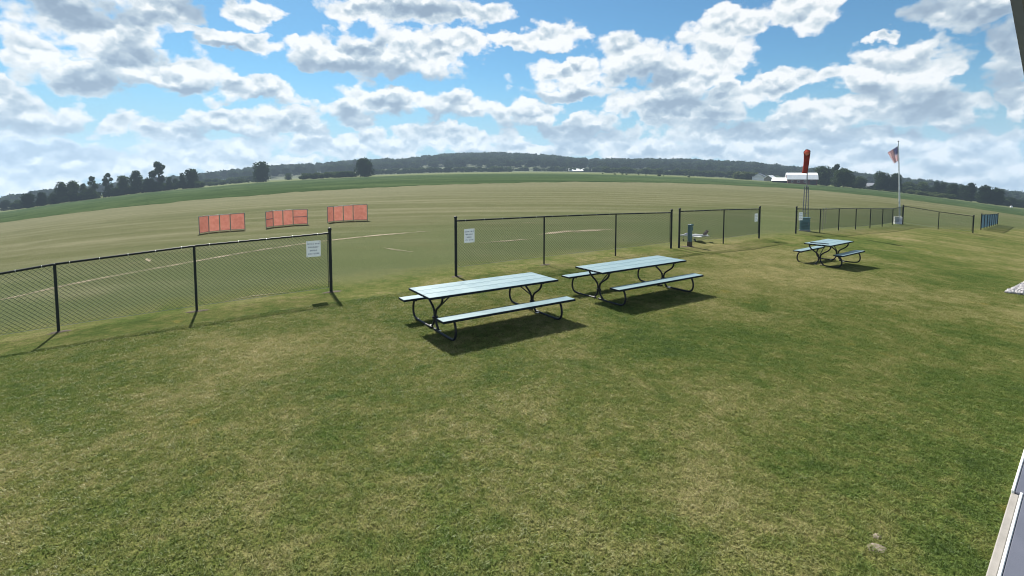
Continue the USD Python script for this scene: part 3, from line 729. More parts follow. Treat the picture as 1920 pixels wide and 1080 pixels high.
tA, bA, hA = fence('long dark chain link fence running off the left edge of the view', FA, {3}, gap=0.10, wire=0.0032, cell=0.078)
tB, bB, hB = fence('dark chain link fence behind the two big picnic tables', FB, {0, 3}, gap=0.24, wire=0.0033, cell=0.078)
tC, bC, hC = fence('short two bay chain link fence in front of the white model plane', FC, {0, 2}, gap=0.22)
tD, bD, hD = fence('many bay chain link fence in front of the windsock tower', FDp, {0, 7}, gap=0.16, cell=0.09)
tE, bE, hE = fence('sagging two bay chain link fence right of the flagpole', FE, {2}, gap=0.12, cell=0.10, drop=0.06)
tF, bF, hF = fence('far end-on chain link fence with bluish mesh at the right', FF, {0, 7}, gap=0.10, wire_mat='wire_blue', wire=0.0055, cell=0.06)

# bare ground worn round some post feet
def patch(name, centre, rx, ry, ang, mat, seed, label=None, cat=None, lift=0.006, dome=0.02, kind='structure'):
    rg = np.random.default_rng(seed); n = 40; th = np.arange(n) / n * 2 * np.pi
    k = 1 + 0.35 * (meshkit.fbm(np.stack([np.cos(th) * 2.2, np.sin(th) * 2.2, th * 0 + seed], -1), 3, seed) - 0.5) * 2
    V = [(0, 0, dome)]; Fc = []
    for q, z in ((0.35, dome * 0.95), (0.7, dome * 0.65), (1.0, -0.012)):
        V += [(rx * c * q * kk, ry * s * q * kk, z + rg.uniform(-0.2, 0.2) * dome) for c, s, kk in zip(np.cos(th), np.sin(th), k)]
    for j in range(n):
        Fc.append((0, 1 + j, 1 + (j + 1) % n))
        for ring in range(2):
            a = 1 + ring * n; b = a + n; j2 = (j + 1) % n
            Fc += [(a + j, b + j, b + j2), (a + j, b + j2, a + j2)]
    m = trimesh.Trimesh(np.array(V, float), np.array(Fc), process=False); m.apply_transform(rotz(ang))
    P = m.vertices + np.array([centre[0], centre[1], 0]); P[:, 2] += terrain(P[:, 0], P[:, 1]) + lift
    m.vertices = P
    return obj(name, m, M[mat], smooth=True, label=label, cat=cat, kind=kind)
for j, (b, rx) in enumerate(((bA[2], 0.24), (bA[3], 0.26), (bA[1], 0.20), (bB[1], 0.22), (bB[0], 0.18))):
    patch('worn_soil', b + [0.03, -0.03, 0], rx, 0.10, ANG, 'soil_dark', 40 + j, lift=0.005, dome=0.006)
for j, (px, py, rx, ry) in enumerate(((1644, 1006, 0.055, 0.035), (1643, 1028, 0.085, 0.055))):
    patch('bare_soil_patch', ground(px, py), rx, ry, 0.3, 'soil', 60 + j, lift=0.004, dome=0.003)

# signs wired to the mesh: a white plate with four lines of small writing that the photograph does not let one read
def sign(label, px, py, wpx, hpx, b0, b1, seed):
    d = (b1 - b0)[:2]; L = np.hypot(*d); d = d / L; n = np.array([d[1], -d[0]])
    if n @ b0[:2] > 0: n = -n
    c0 = b0[:2] + n * 0.045
    r = ray(px, py); t = (c0 @ n) / (r[:2] @ n); P = np.array([0, 0, H]) + t * r
    f = P[1] * CP - (P[2] - H) * SP
    hh = hpx / F * f; ww = hh * 0.86
    ang = math.atan2(d[1], d[0]); th = thing('warning_sign', label, 'sign', P, ang, 'white notices on the fences')
    obj('plate', rbox((ww, 0.004, hh), r=0.0015), M['sign'], th)
    rg = np.random.default_rng(seed); marks = []
    for row, words in enumerate(((6, 4), (9,), (6,), (4, 5))):
        total = sum(words) + 1.0 * (len(words) - 1); unit = ww * 0.84 / 10.5; x = -total * unit / 2
        z = hh * (0.31 - 0.205 * row)
        for wd in words:
            for _ in range(wd):
                lh = hh * 0.085 * rg.uniform(0.85, 1.05); lw = unit * rg.uniform(0.5, 0.72)
                if rg.uniform() < 0.5:
                    marks += [box((lw * 0.35, 0.001, lh), (x + lw * 0.2, -0.0027, z)), box((lw, 0.001, lh * 0.3), (x + lw * 0.5, -0.0029, z + lh * rg.choice([-0.35, 0.0, 0.35])))]
                else:
                    marks += [box((lw * 0.35, 0.001, lh), (x + lw * 0.2, -0.0027, z)), box((lw * 0.35, 0.001, lh), (x + lw * 0.85, -0.0027, z)), box((lw, 0.001, lh * 0.25), (x + lw * 0.5, -0.0029, z + lh * rg.choice([-0.35, 0.35])))]
                x += unit
            x += unit
    obj('lettering', cat_(marks), M['ink'], th)
    for sx in (-1, 1):
        for sz in (-1, 1):
            obj('cable_tie', box((0.006, 0.012, 0.02), (sx * ww * 0.44, 0.002, sz * hh * 0.45)), M['frame'], th)
sign('white notice at the right end of the left fence', 588, 466.5, 27, 30, bA[2], bA[3], 1)
sign('white notice at the left end of the fence behind the tables', 880, 442, 21, 26, bB[0], bB[1], 2)
sign('white notice seen at a slant beside the last post of the short fence', 1418, 408, 8, 15, bC[1], bC[2], 3)
sign('white notice on the fence in front of the teal cabinet', 1501.5, 405.5, 6, 15, bD[0], bD[1], 4)

# ------------------------------------------------------------------ picnic tables
def picnic_table(label, corners, length, width, zt, seat_off, seat_w, seat_h):
    """corners: near left, near right, far right, far left of the top as seen in the photograph, at height zt."""
    P = []
    for (px, py) in corners:
        r = ray(px, py); b = np.array([0, 0, H]) + (zt - H) / r[2] * r; P.append(b)
    P = np.array(P); c = P.mean(0); d = (P[1] - P[0] + P[2] - P[3]); ang = math.atan2(d[1], d[0])
    t = thing('picnic_table', label, 'picnic table', (c[0], c[1], float(terrain(c[0], c[1]))), ang, 'blue-green picnic tables on the lawn')
    L, W, th = length, width, 0.038
    n = 3; pw = (W - 0.007 * (n - 1)) / n
    for i in range(n):
        y = -W / 2 + pw / 2 + i * (pw + 0.007)
        p_ = obj('plank', rbox((L, pw, th), (0, y, zt - th / 2), 0.005), M['plank'], t)
        obj('plank_end', rbox((0.006, pw * 0.96, th * 0.9), (-L / 2 - 0.003, y, zt - th / 2), 0.002), M['edge'], p_)
    for s in (-1, 1):
        obj('edge_trim', rbox((L + 0.012, 0.008, th * 0.96), (0, s * (W / 2 + 0.004), zt - th / 2 - 0.002), 0.002), M['edge'], t)  # added dark strips and ends stand for the shaded board sides
        sp = obj('seat', rbox((L, seat_w, th), (0, s * seat_off, seat_h - th / 2), 0.005), M['plank'], t)
        for q in (-1, 1):
            obj('seat_trim', rbox((L + 0.012, 0.008, th * 0.96), (0, s * seat_off + q * (seat_w / 2 + 0.004), seat_h - th / 2 - 0.002), 0.002), M['edge'], sp)
            obj('seat_end', rbox((0.006, seat_w * 0.97, th * 0.9), (q * (L / 2 + 0.003), s * seat_off, seat_h - th / 2), 0.002), M['edge'], sp)
    R = 0.0205; zu = zt - th
    for e in (-1, 1):
        x = e * (L / 2 - 0.30 * L / 2.7)
        for s in (-1, 1):
            # one half of the Y: foot, upright beside its twin, then out and up under the top
            path = smooth_path([(x, s * 0.165, 0.012), (x, s * 0.115, 0.045), (x, s * 0.045, 0.13), (x, s * 0.026, 0.22), (x, s * 0.030, 0.31 * zu / 0.66), (x, s * 0.085, 0.39 * zu / 0.66), (x, s * 0.235, 0.49 * zu / 0.66), (x, s * 0.300, 0.57 * zu / 0.66), (x, s * 0.312, zu - 0.012)], 5)
            lg = obj('leg', tube(path, R, 9), M['frame'], t, smooth=True)
            obj('foot_pad', rbox((0.045, 0.06, 0.012), (x, s * 0.185, 0.022), 0.004), M['foot'], lg)
            obj('top_bracket', rbox((0.05, 0.07, 0.010), (x, s * 0.312, zu - 0.006), 0.003), M['frame'], lg)
            # the seat carrier: along the ground, round and up to the seat
            path = smooth_path([(x + e * 0.045, s * 0.05, 0.030), (x + e * 0.045, s * 0.30, 0.022), (x + e * 0.045, s * (seat_off - 0.13), 0.024), (x + e * 0.045, s * (seat_off + 0.00), 0.055), (x + e * 0.045, s * (seat_off + 0.055), 0.15), (x + e * 0.045, s * (seat_off + 0.045), 0.27), (x + e * 0.045, s * (seat_off - 0.01), seat_h - th - 0.025), (x + e * 0.045, s * (seat_off - 0.09), seat_h - th - 0.012)], 5)
            obj('seat_support', tube(path, R, 9), M['frame'], t, smooth=True)
        obj('brace', tube([(x - e * 0.01, 0, 0.33), (x - e * 0.40, 0, zu - 0.02)], 0.012, 7), M['frame'], t)
        obj('cross_bar', rbox((0.035, W * 0.86, 0.022), (x, 0, zu - 0.021), 0.004), M['frame'], t)
        obj('collar', tube([(x, 0, 0.20), (x, 0, 0.235)], 0.052, 10), M['frame'], t)
    return t, c, ang
T1 = [(813.75, 558.75), (1051, 525.5), (992.5, 511), (758.75, 542.5)]
T2 = [(1132, 512.5), (1286, 488.5), (1234, 480), (1077, 500.5)]
T3 = [(1551, 453), (1596, 445), (1559, 439.5), (1513, 447.5)]
ta, ca, aa = picnic_table('nearest picnic table, long pale blue-green top standing free on the lawn', T1, 2.74, 0.90, 0.70, 0.84, 0.26, 0.42)
tb, cb, ab = picnic_table('middle picnic table, second from the camera, close behind the nearest one', T2, 2.76, 0.86, 0.70, 0.78, 0.26, 0.42)
tc, cc, ac = picnic_table('short farthest picnic table with a dark stick lying on its top', T3, 1.74, 0.78, 0.70, 0.60, 0.25, 0.42)
c3, s3 = math.cos(ac), math.sin(ac)
k0 = np.array([-0.66, 0.30, 0]); k1 = np.array([-0.60, -0.22, 0]); rot3 = np.array([[c3, -s3, 0], [s3, c3, 0], [0, 0, 1]])
o3 = np.array([cc[0], cc[1], float(terrain(cc[0], cc[1])) + 0.711])
obj('stick', tube([o3 + rot3 @ k0, o3 + rot3 @ k1], 0.013, 7), M['frame'], label='dark thin stick lying across the top of the farthest table', cat='stick')

# ------------------------------------------------------------------ orange net barriers in the field
def net_material():
    g = Net(); pos = g.add('texture_coordinate', 'object')
    n = g.noise(pos, 5.0, 4, 0.6)
    col = g.ramp(n, [(0.3, (0.58, 0.27, 0.21)), (0.7, (0.70, 0.37, 0.30))])
    d = g.add('diffuse_bsdf', 'BSDF', color=col); t = g.add('translucent_bsdf', 'BSDF', color=col)
    m = g.add('mix_closure', 'closure', {'fac': 0.5}, closure1=d, closure2=t)
    m = g.add('mix_closure', 'closure', {'fac': 0.15}, closure1=m, closure2=g.add('transparent_bsdf', 'BSDF'))   # the holes of the fine plastic mesh
    return g.done('net_orange', surface=m)
M['net'] = net_material()
NETS = [
    ('left orange net barrier in the field', [(374, 439, 406), (392, 436, 404), (412.5, 434, 402.5), (432.5, 432.5, 401), (459.5, 431, 399)], ()),
    ('middle orange net barrier with an extra rail across its outer panels', [(499, 428, 397), (512.5, 425.5, 395), (531, 424, 394), (550, 422, 393), (577, 421, 392)], (0, 3)),
    ('right orange net barrier in the field, the farthest of the row', [(614.5, 418, 387.5), (626, 416, 387), (644, 415, 385.5), (662.5, 414, 384), (689, 413.5, 383)], ())]
for label, posts, mids in NETS:
    B = [ground(p[0], p[1]) for p in posts]; o = B[0]; hs = [height_at(b, p[2]) for b, p in zip(B, posts)]; hh = float(np.mean(hs))
    t = thing('net_barrier', label, 'barrier', o, 0, 'orange net barriers in the field')
    B = [b - o for b in B]
    for i, b in enumerate(B):
        obj('post', tube([b + [0, 0, -0.2], b + [0, 0, hs[i] + 0.01]], 0.017, 8), M['mast'], t, smooth=40)
    for i in range(4):
        a, b = B[i], B[i + 1]; za, zb = hs[i], hs[i + 1]
        u = (b - a) / np.linalg.norm(b - a)
        n = np.array([-u[1], u[0], 0]) * 0.004
        q = [a + u * 0.03 + [0, 0, 0.06], b - u * 0.03 + [0, 0, 0.06], b - u * 0.03 + [0, 0, zb - 0.03], a + u * 0.03 + [0, 0, za - 0.03]]
        V = np.array([p - n for p in q] + [p + n for p in q])
        Fc = np.array([(0, 1, 2), (0, 2, 3), (4, 6, 5), (4, 7, 6), (0, 4, 5), (0, 5, 1), (1, 5, 6), (1, 6, 2), (2, 6, 7), (2, 7, 3), (3, 7, 4), (3, 4, 0)])
        obj('net_panel', trimesh.Trimesh(V, Fc, process=False), M['net'], t)
        obj('top_rail', tube([a + [0, 0, za - 0.012], b + [0, 0, zb - 0.012]], 0.015, 6), M['tie'] if i in (1, 2) else M['mast'], t)
        obj('bottom_rail', tube([a + [0, 0, 0.05], b + [0, 0, 0.05]], 0.012, 6), M['mast'], t)
        if i in mids:
            obj('middle_rail', tube([a + [0, 0, za * 0.52], b + [0, 0, zb * 0.52]], 0.018, 6), M['mast'], t)

# ------------------------------------------------------------------ the sandy line worn along the field and pale scuffs
def strip_material():
    g = Net(); pos = g.add('geometry', 'position')
    n = g.noise(pos, 2.2, 5, 0.7); n2 = g.noise(pos, 0.5, 3, 0.6)
    col = g.ramp(n, [(0.3, (0.20, 0.172, 0.112)), (0.7, (0.28, 0.238, 0.165))])
    b = g.add('principled_bsdf', 'BSDF', {'roughness': 0.95, 'specular_ior_level': 0.1}, base_color=col)
    fac = g.remap(g.math('add', n, g.math('multiply', n2, 0.6)), 0.46, 1.02)
    m = g.add('mix_closure', 'closure', fac=fac, closure1=g.add('transparent_bsdf', 'BSDF'), closure2=b)
    return g.done('sandy_line', surface=m)
M['strip'] = strip_material()
def strip(name, pix, w, seed):
    C = np.array([ground(*p)[:2] for p in pix]); seg = np.concatenate([[0], np.cumsum(np.hypot(*np.diff(C, axis=0).T))])
    s = np.linspace(0, seg[-1], max(8, int(seg[-1] / 0.8))); C = np.stack([np.interp(s, seg, C[:, k]) for k in (0, 1)], 1)
    d = np.gradient(C, axis=0); d /= np.linalg.norm(d, axis=1, keepdims=True); n = np.stack([-d[:, 1], d[:, 0]], 1)
    ww = w * (0.75 + 0.6 * meshkit.noise(np.stack([s * 0.9, s * 0, s * 0 + seed], -1), seed)) / 2
    ww *= np.clip(np.minimum(s, s[-1] - s) / 1.5, 0.1, 1)
    V = []
    for k in (-1, 0, 1):
        q = C + n * (ww * k)[:, None]; V.append(np.column_stack([q, terrain(q[:, 0], q[:, 1]) + 0.010 + 0.004 * (k == 0)]))
    N = len(s); V = np.vstack(V); i = np.arange(N - 1); Fc = []
    for k in (0, 1):
        a, b = k * N + i, (k + 1) * N + i; Fc += [np.stack([a, a + 1, b + 1], 1), np.stack([a, b + 1, b], 1)]
    obj(name, trimesh.Trimesh(V, np.concatenate(Fc), process=False), M['strip'], smooth=True, kind='structure')
strip('sandy_line', [(-40, 571), (0, 564), (100, 540), (200, 520), (300, 502), (400, 484), (500, 467), (600, 453), (700, 442), (800, 434)], 0.30, 3)
for j, (pix, w) in enumerate((([(720, 465), (745, 469), (775, 473)], 0.35), ([(1005, 441), (1060, 434), (1100, 433), (1150, 430)], 0.5), ([(275, 484), (281, 491)], 0.45), ([(900, 456), (1000, 448)], 0.3), ([(780, 434), (810, 434)], 0.25), ([(1625, 466), (1660, 470), (1700, 474)], 0.16), ([(980, 418), (1004, 417)], 0.35), ([(236, 497), (262, 491)], 0.2), ([(240, 464), (260, 460)], 0.3), ([(420, 566), (470, 556), (540, 548)], 0.16), ([(1075, 437), (1090, 436)], 0.5))):
    strip('pale_scuff', pix, w, 20 + j)

# ------------------------------------------------------------------ things behind the short fence
b = ground(1293, 462.5); h = height_at(b, 421); w = 0.125
t = thing('service_post', 'dark teal square post with a hood behind the short fence', 'post', b, 0.55)
obj('column', rbox((w, w, h), (0, 0, h / 2 - 0.02), 0.01), M['teal'], t)
obj('hood', rbox((w * 1.35, w * 1.25, 0.07), (0.02, -0.01, h - 0.02), 0.015), M['teal'], t)
obj('side_box', rbox((0.06, 0.08, 0.14), (w / 2 + 0.03, -0.01, h - 0.16), 0.01), M['teal'], t)
obj('base', rbox((w * 1.15, w * 1.15, 0.22), (0, 0, 0.09), 0.01), M['bark'], t)
patch('worn_soil', b + [-0.10, -0.02, 0], 0.35, 0.12, 0.3, 'soil_dark', 77, lift=0.008, dome=0.012)

def loft(sections, n=14):
    """Rings (x, centre z, half width, half height) joined into a closed body."""
    th = np.arange(n) / n * 2 * np.pi; V = []
    for x, z, a, b_ in sections: V += [(x, a * math.cos(q), z + b_ * math.sin(q)) for q in th]
    Fc = []
    for i in range(len(sections) - 1):
        for j in range(n):
            a0, b0 = i * n + j, i * n + (j + 1) % n; Fc += [(a0, a0 + n, b0 + n), (a0, b0 + n, b0)]
    V += [(sections[0][0], 0, sections[0][1]), (sections[-1][0], 0, sections[-1][1])]; k = len(V) - 2
    for j in range(n): Fc += [(k, j, (j + 1) % n), (k + 1, (len(sections) - 1) * n + (j + 1) % n, (len(sections) - 1) * n + j)]
    m = trimesh.Trimesh(np.array(V, float), np.array(Fc), process=False); m.fix_normals(); return m
def wing(pts, th):
    """A flat tapered surface from its outline (x, y, z), th thick."""
    p = np.array(pts, float); m = trimesh.convex.convex_hull(np.vstack([p + [0, 0, th / 2], p - [0, 0, th / 2], ])); return m
# the white model jet parked on the grass, nose to the left
b0 = ground(1276, 452); b1 = ground(1325, 452.5); Lp = float(np.linalg.norm(b1 - b0)) * 1.0
t = thing('model_airplane', 'white model jet parked on the grass behind the short fence', 'model airplane', (b0 + b1) / 2 + [0, 0, 0.012], math.atan2(*(b1 - b0)[[1, 0]]) - 0.28)
zz = 0.20 * Lp
obj('fuselage', loft([(-0.52 * Lp, zz, 0.006, 0.006), (-0.44 * Lp, zz, 0.03, 0.03), (-0.30 * Lp, zz + 0.005, 0.05, 0.05), (-0.1 * Lp, zz, 0.065, 0.06), (0.15 * Lp, zz, 0.07, 0.062), (0.38 * Lp, zz, 0.05, 0.05), (0.50 * Lp, zz, 0.035, 0.035)]), M['white'], t, smooth=50)
obj('canopy', loft([(-0.34 * Lp, zz + 0.045, 0.01, 0.006), (-0.29 * Lp, zz + 0.06, 0.032, 0.035), (-0.23 * Lp, zz + 0.062, 0.034, 0.04), (-0.16 * Lp, zz + 0.055, 0.02, 0.015)]), M['panel_grey'], t, smooth=50)
for s in (-1, 1):
    obj('wing', wing([(-0.12 * Lp, s * 0.05, zz - 0.02), (0.22 * Lp, s * 0.05, zz - 0.02), (0.20 * Lp, s * 0.46 * Lp, zz), (0.10 * Lp, s * 0.46 * Lp, zz)], 0.018), M['white'], t)
    obj('tailplane', wing([(0.34 * Lp, s * 0.03, zz + 0.01), (0.48 * Lp, s * 0.03, zz + 0.01), (0.52 * Lp, s * 0.22 * Lp, zz + 0.015), (0.45 * Lp, s * 0.22 * Lp, zz + 0.015)], 0.012), M['white'], t)
    f = wing([(0, 0, 0), (0.13 * Lp, 0, 0), (0.20 * Lp, 0.17 * Lp, 0), (0.13 * Lp, 0.17 * Lp, 0)], 0.010)
    f.apply_transform(trimesh.transformations.rotation_matrix(math.pi / 2 - s * 0.35, [1, 0, 0])); f.apply_translation((0.30 * Lp, s * 0.04, zz + 0.04))
    obj('tail_fin', f, M['fin'], t)
    gl = obj('landing_gear', tube([(0.04 * Lp, s * 0.12, 0.04), (0.04 * Lp, s * 0.10, zz - 0.03)], 0.008, 6), M['grey_metal'], t)
    obj('wheel', tube([(0.04 * Lp, s * 0.12 - 0.012, 0.035), (0.04 * Lp, s * 0.12 + 0.012, 0.035)], 0.035, 12), M['frame'], gl)
gl = obj('landing_gear', tube([(-0.36 * Lp, 0, 0.04), (-0.36 * Lp, 0, zz - 0.02)], 0.008, 6), M['grey_metal'], t)
obj('wheel', tube([(-0.36 * Lp, -0.010, 0.032), (-0.36 * Lp, 0.010, 0.032)], 0.032, 12), M['frame'], gl)

def face(p): return -math.atan2(p[0], p[1])      # turned towards the lawn where the camera stands
# ------------------------------------------------------------------ windsock tower on its teal cabinet
b = ground(1508.5, 433); sc = (b[1]) / F
hc = height_at(b, 407.5); hm = height_at(b, 282.0)
t = thing('equipment_cabinet', 'teal metal cabinet at the foot of the windsock tower', 'cabinet', b, face(b))
wc = 17 * sc
cb_ = obj('body', rbox((wc, wc * 0.8, hc - 0.09), (0, 0, (hc - 0.09) / 2 + 0.04), 0.02), M['teal_cabinet'], t)
obj('lid', rbox((wc * 1.06, wc * 0.86, 0.05), (0, 0, hc - 0.025), 0.012), M['teal_cabinet'], t)
obj('plinth', rbox((wc * 1.12, wc * 0.9, 0.10), (0, 0, 0.02), 0.01), M['concrete'], t)
for k in range(5):
    obj('louvre', rbox((wc * 0.7, 0.02, 0.035), (0, -wc * 0.4 - 0.006, hc * (0.24 + 0.11 * k)), 0.006), M['teal'], t)
obj('door_handle', rbox((0.03, 0.03, 0.14), (wc * 0.36, -wc * 0.4 - 0.012, hc * 0.55), 0.008), M['grey_metal'], t)
t = thing('windsock_tower', 'thin lattice mast standing on the teal cabinet', 'mast', b + [0, 0, hc], face(b))
Ht = hm - hc; zj = height_at(b, 350) - hc
feet = [np.array([-4.0 * sc, 0.05, 0]), np.array([5.0 * sc, 0.10, 0]), np.array([-0.6 * sc, 0.30, 0])]
tops = [np.array([-2.8 * sc, 0.02, zj]), np.array([3.4 * sc, 0.04, zj]), np.array([1.3 * sc, 0.16, zj])]
for f0, f1 in zip(feet, tops): obj('leg', tube([f0, f1], 0.022, 7), M['mast'], t, smooth=40)
for q in np.linspace(0.12, 0.95, 7):
    pts = [f0 + (f1 - f0) * q for f0, f1 in zip(feet, tops)]
    for i in range(3): obj('strut', tube([pts[i], pts[(i + 1) % 3]], 0.007, 5), M['mast'], t)
top = np.array([0.9 * sc, 0.04, Ht])
obj('mast_pole', tube([np.mean(tops, 0) - [0, 0, 0.25], np.array([0.9 * sc, 0.04, Ht - 0.02])], 0.026, 8), M['mast'], t, smooth=40)
obj('top_plate', rbox((0.20, 0.20, 0.02), np.mean(tops, 0), 0.004), M['mast'], t)
# the sock itself hangs nearly limp, its mouth turned to the camera
bt = b + [0, 0, hc]
t = thing('windsock', 'faded red windsock hanging limp from the top of the mast', 'windsock', bt, face(b))
rm = 5.2 * sc; zt_ = Ht
cpath = [np.array([-0.9 * sc, -0.20, zt_ - 0.12]), np.array([-0.9 * sc, -0.05, zt_ - 0.20]), np.array([-1.2 * sc, 0.02, zt_ - 0.42]), np.array([-1.9 * sc, 0.04, zt_ - 0.75]), np.array([-3.0 * sc, 0.04, zt_ - 1.10]), np.array([-3.9 * sc, 0.03, height_at(b, 325) - hc])]
nrm = [np.array([0, -1, 0.25]), np.array([0, -0.8, 0.6]), np.array([0, -0.25, 1.0]), np.array([0.1, 0, 1.0]), np.array([0.1, 0, 1.0]), np.array([0.1, 0, 1.0])]
rad = [(rm, rm * 1.15), (rm * 0.99, rm * 1.05), (rm * 0.92, rm * 0.8), (rm * 0.86, rm * 0.6), (rm * 0.84, rm * 0.5), (rm * 0.82, rm * 0.42)]
V, n = [], 26; th = np.arange(n) / n * 2 * np.pi
for c_, nn, (ra, rb) in zip(cpath, nrm, rad):
    nn = nn / np.linalg.norm(nn); e1 = np.array([1.0, 0, 0]); e1 -= nn * e1.dot(nn); e1 /= np.linalg.norm(e1); e2 = np.cross(nn, e1)
    wob = 1 + 0.06 * np.sin(th * 5 + c_[2] * 7)
    V += list(c_ + np.outer(np.cos(th) * ra * wob, e1) + np.outer(np.sin(th) * rb * wob, e2))
Fc = []
for i in range(5):
    for j in range(n):
        a0, b0_ = i * n + j, i * n + (j + 1) % n; Fc += [(a0, a0 + n, b0_ + n), (a0, b0_ + n, b0_)]
def cloth_mat(name, lo, hi, trans=0.45):
    g = Net(); pos = g.add('texture_coordinate', 'object')
    col = g.ramp(g.noise(pos, 6, 4, 0.6), [(0.3, lo), (0.7, hi)])
    d = g.add('diffuse_bsdf', 'BSDF', color=col); tt = g.add('translucent_bsdf', 'BSDF', color=col)
    return g.done(name, surface=g.add('mix_closure', 'closure', {'fac': trans}, closure1=d, closure2=tt))
M['sock'] = cloth_mat('sock_red', (0.30, 0.060, 0.052), (0.42, 0.105, 0.085), 0.4)
M['sock_in'] = cloth_mat('sock_lining', (0.75, 0.48, 0.28), (0.85, 0.58, 0.36), 0.5)
obj('sock', trimesh.Trimesh(np.array(V), np.array(Fc), process=False), M['sock'], t, smooth=True)
ring = np.array(V[:n]); obj('mouth_ring', tube(np.vstack([ring, ring[:2]]), 0.014, 6), M['frame'], t, smooth=True)
cen = cpath[1] + np.array([0, 0.0, 0.0]); inner = np.array(V[n:2 * n]); k = len(inner)
ci = inner.mean(0)
obj('lining', trimesh.Trimesh(np.vstack([ci + (inner - ci) * 0.97 + [0, -0.03, 0.02], ci + [0, 0.0, 0.0]]), np.array([(j, (j + 1) % k, k) for j in range(k)]), process=False), M['sock_in'], t, smooth=True)
obj('hanger', tube([np.array([0.9 * sc, 0.04, Ht - 0.03]), cpath[0] + [0, 0.0, rm * 1.1]], 0.012, 6), M['mast'], t)

# two thin stakes behind that fence
for (px, py, ty, lab) in ((1542, 432, 391, 'thin grey stake just behind the windsock fence'), (1547.5, 419, 390, 'shorter thin stake farther out, right of the grey one behind the fence')):
    q = ground(px, py); hh = height_at(q, ty)
    t = thing('stake', lab, 'stake', q)
    obj('rod', tube([(0, 0, -0.2), (0.01, 0, hh)], 0.014, 6), M['timber'], t)
    obj('marker_tip', tube([(0.01, 0, hh - 0.10), (0.01, 0, hh + 0.01)], 0.020, 6), M['mast'], t)

# ------------------------------------------------------------------ flagpole, flag, white box
b = ground(1686.8, 417.5); sc = b[1] / F; hp = height_at(b, 265.5)
lean = -0.055 * hp
t = thing('flagpole', 'tall pale metal flagpole at the fence corner', 'flagpole', b, face(b))
pole_at = lambda k: np.array([lean * k + 0.02 * math.sin(k * 3), 0.0, hp * k])
obj('pole', tube([pole_at(k) - ([0, 0, 0.2] if k == 0 else [0, 0, 0]) for k in np.linspace(0, 1, 12)], np.linspace(0.055, 0.026, 12), 10), M['pole_metal'], t, smooth=40)
fb = trimesh.creation.icosphere(2, 0.05); fb.apply_translation(pole_at(1.0) + [0, 0, 0.03]); obj('finial', fb, M['mast'], t, smooth=True)
obj('collar', tube([(0, 0, -0.05), (0, 0, 0.06)], 0.11, 12), M['grey_metal'], t)
obj('halyard', tube([pole_at(0.25) + [-0.045, -0.05, 0], pole_at(0.97) + [-0.035, -0.035, 0]], 0.006, 5), M['white'], t)
obj('cleat', rbox((0.03, 0.05, 0.16), pole_at(0.25) + [-0.03, -0.055, 0], 0.008), M['grey_metal'], t)
def flag_material():
    g = Net(); st = g.add('uvmap', 'UV', {'attribute': 'st'}); s = g.add('separate_xyz', 'x', vector=st).split('.')[0]
    band = g.math('floor', g.math('multiply', f'{s}.y', 13.0)); odd = g.math('modulo', band, 2.0)
    col = g.mix(g.math('greater_than', odd, 0.5), (0.33, 0.025, 0.04), (0.84, 0.82, 0.82))
    cant = g.math('multiply', g.math('less_than', f'{s}.x', 0.40), g.math('greater_than', f'{s}.y', 6.0 / 13.0))
    cell = g.vmath('fraction', g.vmath('multiply', st, (15.0, 16.7, 0)))
    dst = g.vmath('length', g.vmath('subtract', cell, (0.5, 0.5, 0)), out='value')
    star = g.math('less_than', dst, 0.15)
    blue = g.mix(star, (0.022, 0.030, 0.105), (0.75, 0.75, 0.77))
    col = g.mix(cant, col, blue)
    d = g.add('diffuse_bsdf', 'BSDF', color=col); tt = g.add('translucent_bsdf', 'BSDF', color=col)
    return g.done('flag_cloth', surface=g.add('mix_closure', 'closure', {'fac': 0.4}, closure1=d, closure2=tt))
M['flag'] = flag_material()
def flag():
    k_top = (265.5 - 417.5 + 0) ; zt = height_at(b, 273.5); zb = height_at(b, 300.0)
    nu, nv = 25, 15; V, UV = [], []
    hoist = zt - zb; fly = hoist * 1.25
    for j in range(nv):
        tv = j / (nv - 1)                                   # 0 at the foot of the hoist, 1 at its head
        for i in range(nu):
            s = i / (nu - 1); z = zb + hoist * tv
            base = pole_at(z / hp)
            fold = 0.10 * math.sin(s * 9.0 + tv * 1.5) * min(1, s * 3)
            reach = 0.385 * fly * s * (1 - 0.22 * s)
            sag = 0.50 * fly * s * (0.50 + 0.48 * tv) * (1 - 0.22 * s)
            V.append(base + np.array([-0.03 - reach * (0.55 + 0.95 * tv) * 1.02, -0.02 + fold * 0.9 - 0.10 * s, -sag]))
            UV.append((s, tv))
    Fc = []
    for j in range(nv - 1):
        for i in range(nu - 1):
            a = j * nu + i; Fc += [(a, a + 1, a + nu + 1), (a, a + nu + 1, a + nu)]
    t = thing('flag', 'red and white striped flag with a blue starred corner drooping from the flagpole', 'flag', b, face(b))
    obj('cloth', trimesh.Trimesh(np.array(V), np.array(Fc), process=False), M['flag'], t, smooth=True, uv=np.array(UV))
    z = zt - 0.02
    for z in (zt - 0.03, zb + 0.03): obj('grommet', trimesh.creation.icosphere(1, 0.018).apply_translation(pole_at(z / hp) + [-0.03, -0.02, 0]), M['grey_metal'], t)
flag()
q = ground(1685.5, 420.3); hb = height_at(q, 407.6); wb = 11.5 * q[1] / F
t = thing('utility_box', 'small white box with a grey front at the foot of the flagpole', 'utility box', q + [0, 0.12, 0], face(q) + 0.25)
obj('body', rbox((wb, wb * 0.7, hb), (0, 0, hb / 2), 0.015), M['white'], t)
obj('front_panel', rbox((wb * 0.78, 0.012, hb * 0.72), (0.02, -wb * 0.35 - 0.005, hb * 0.46), 0.003), M['panel_grey'], t)
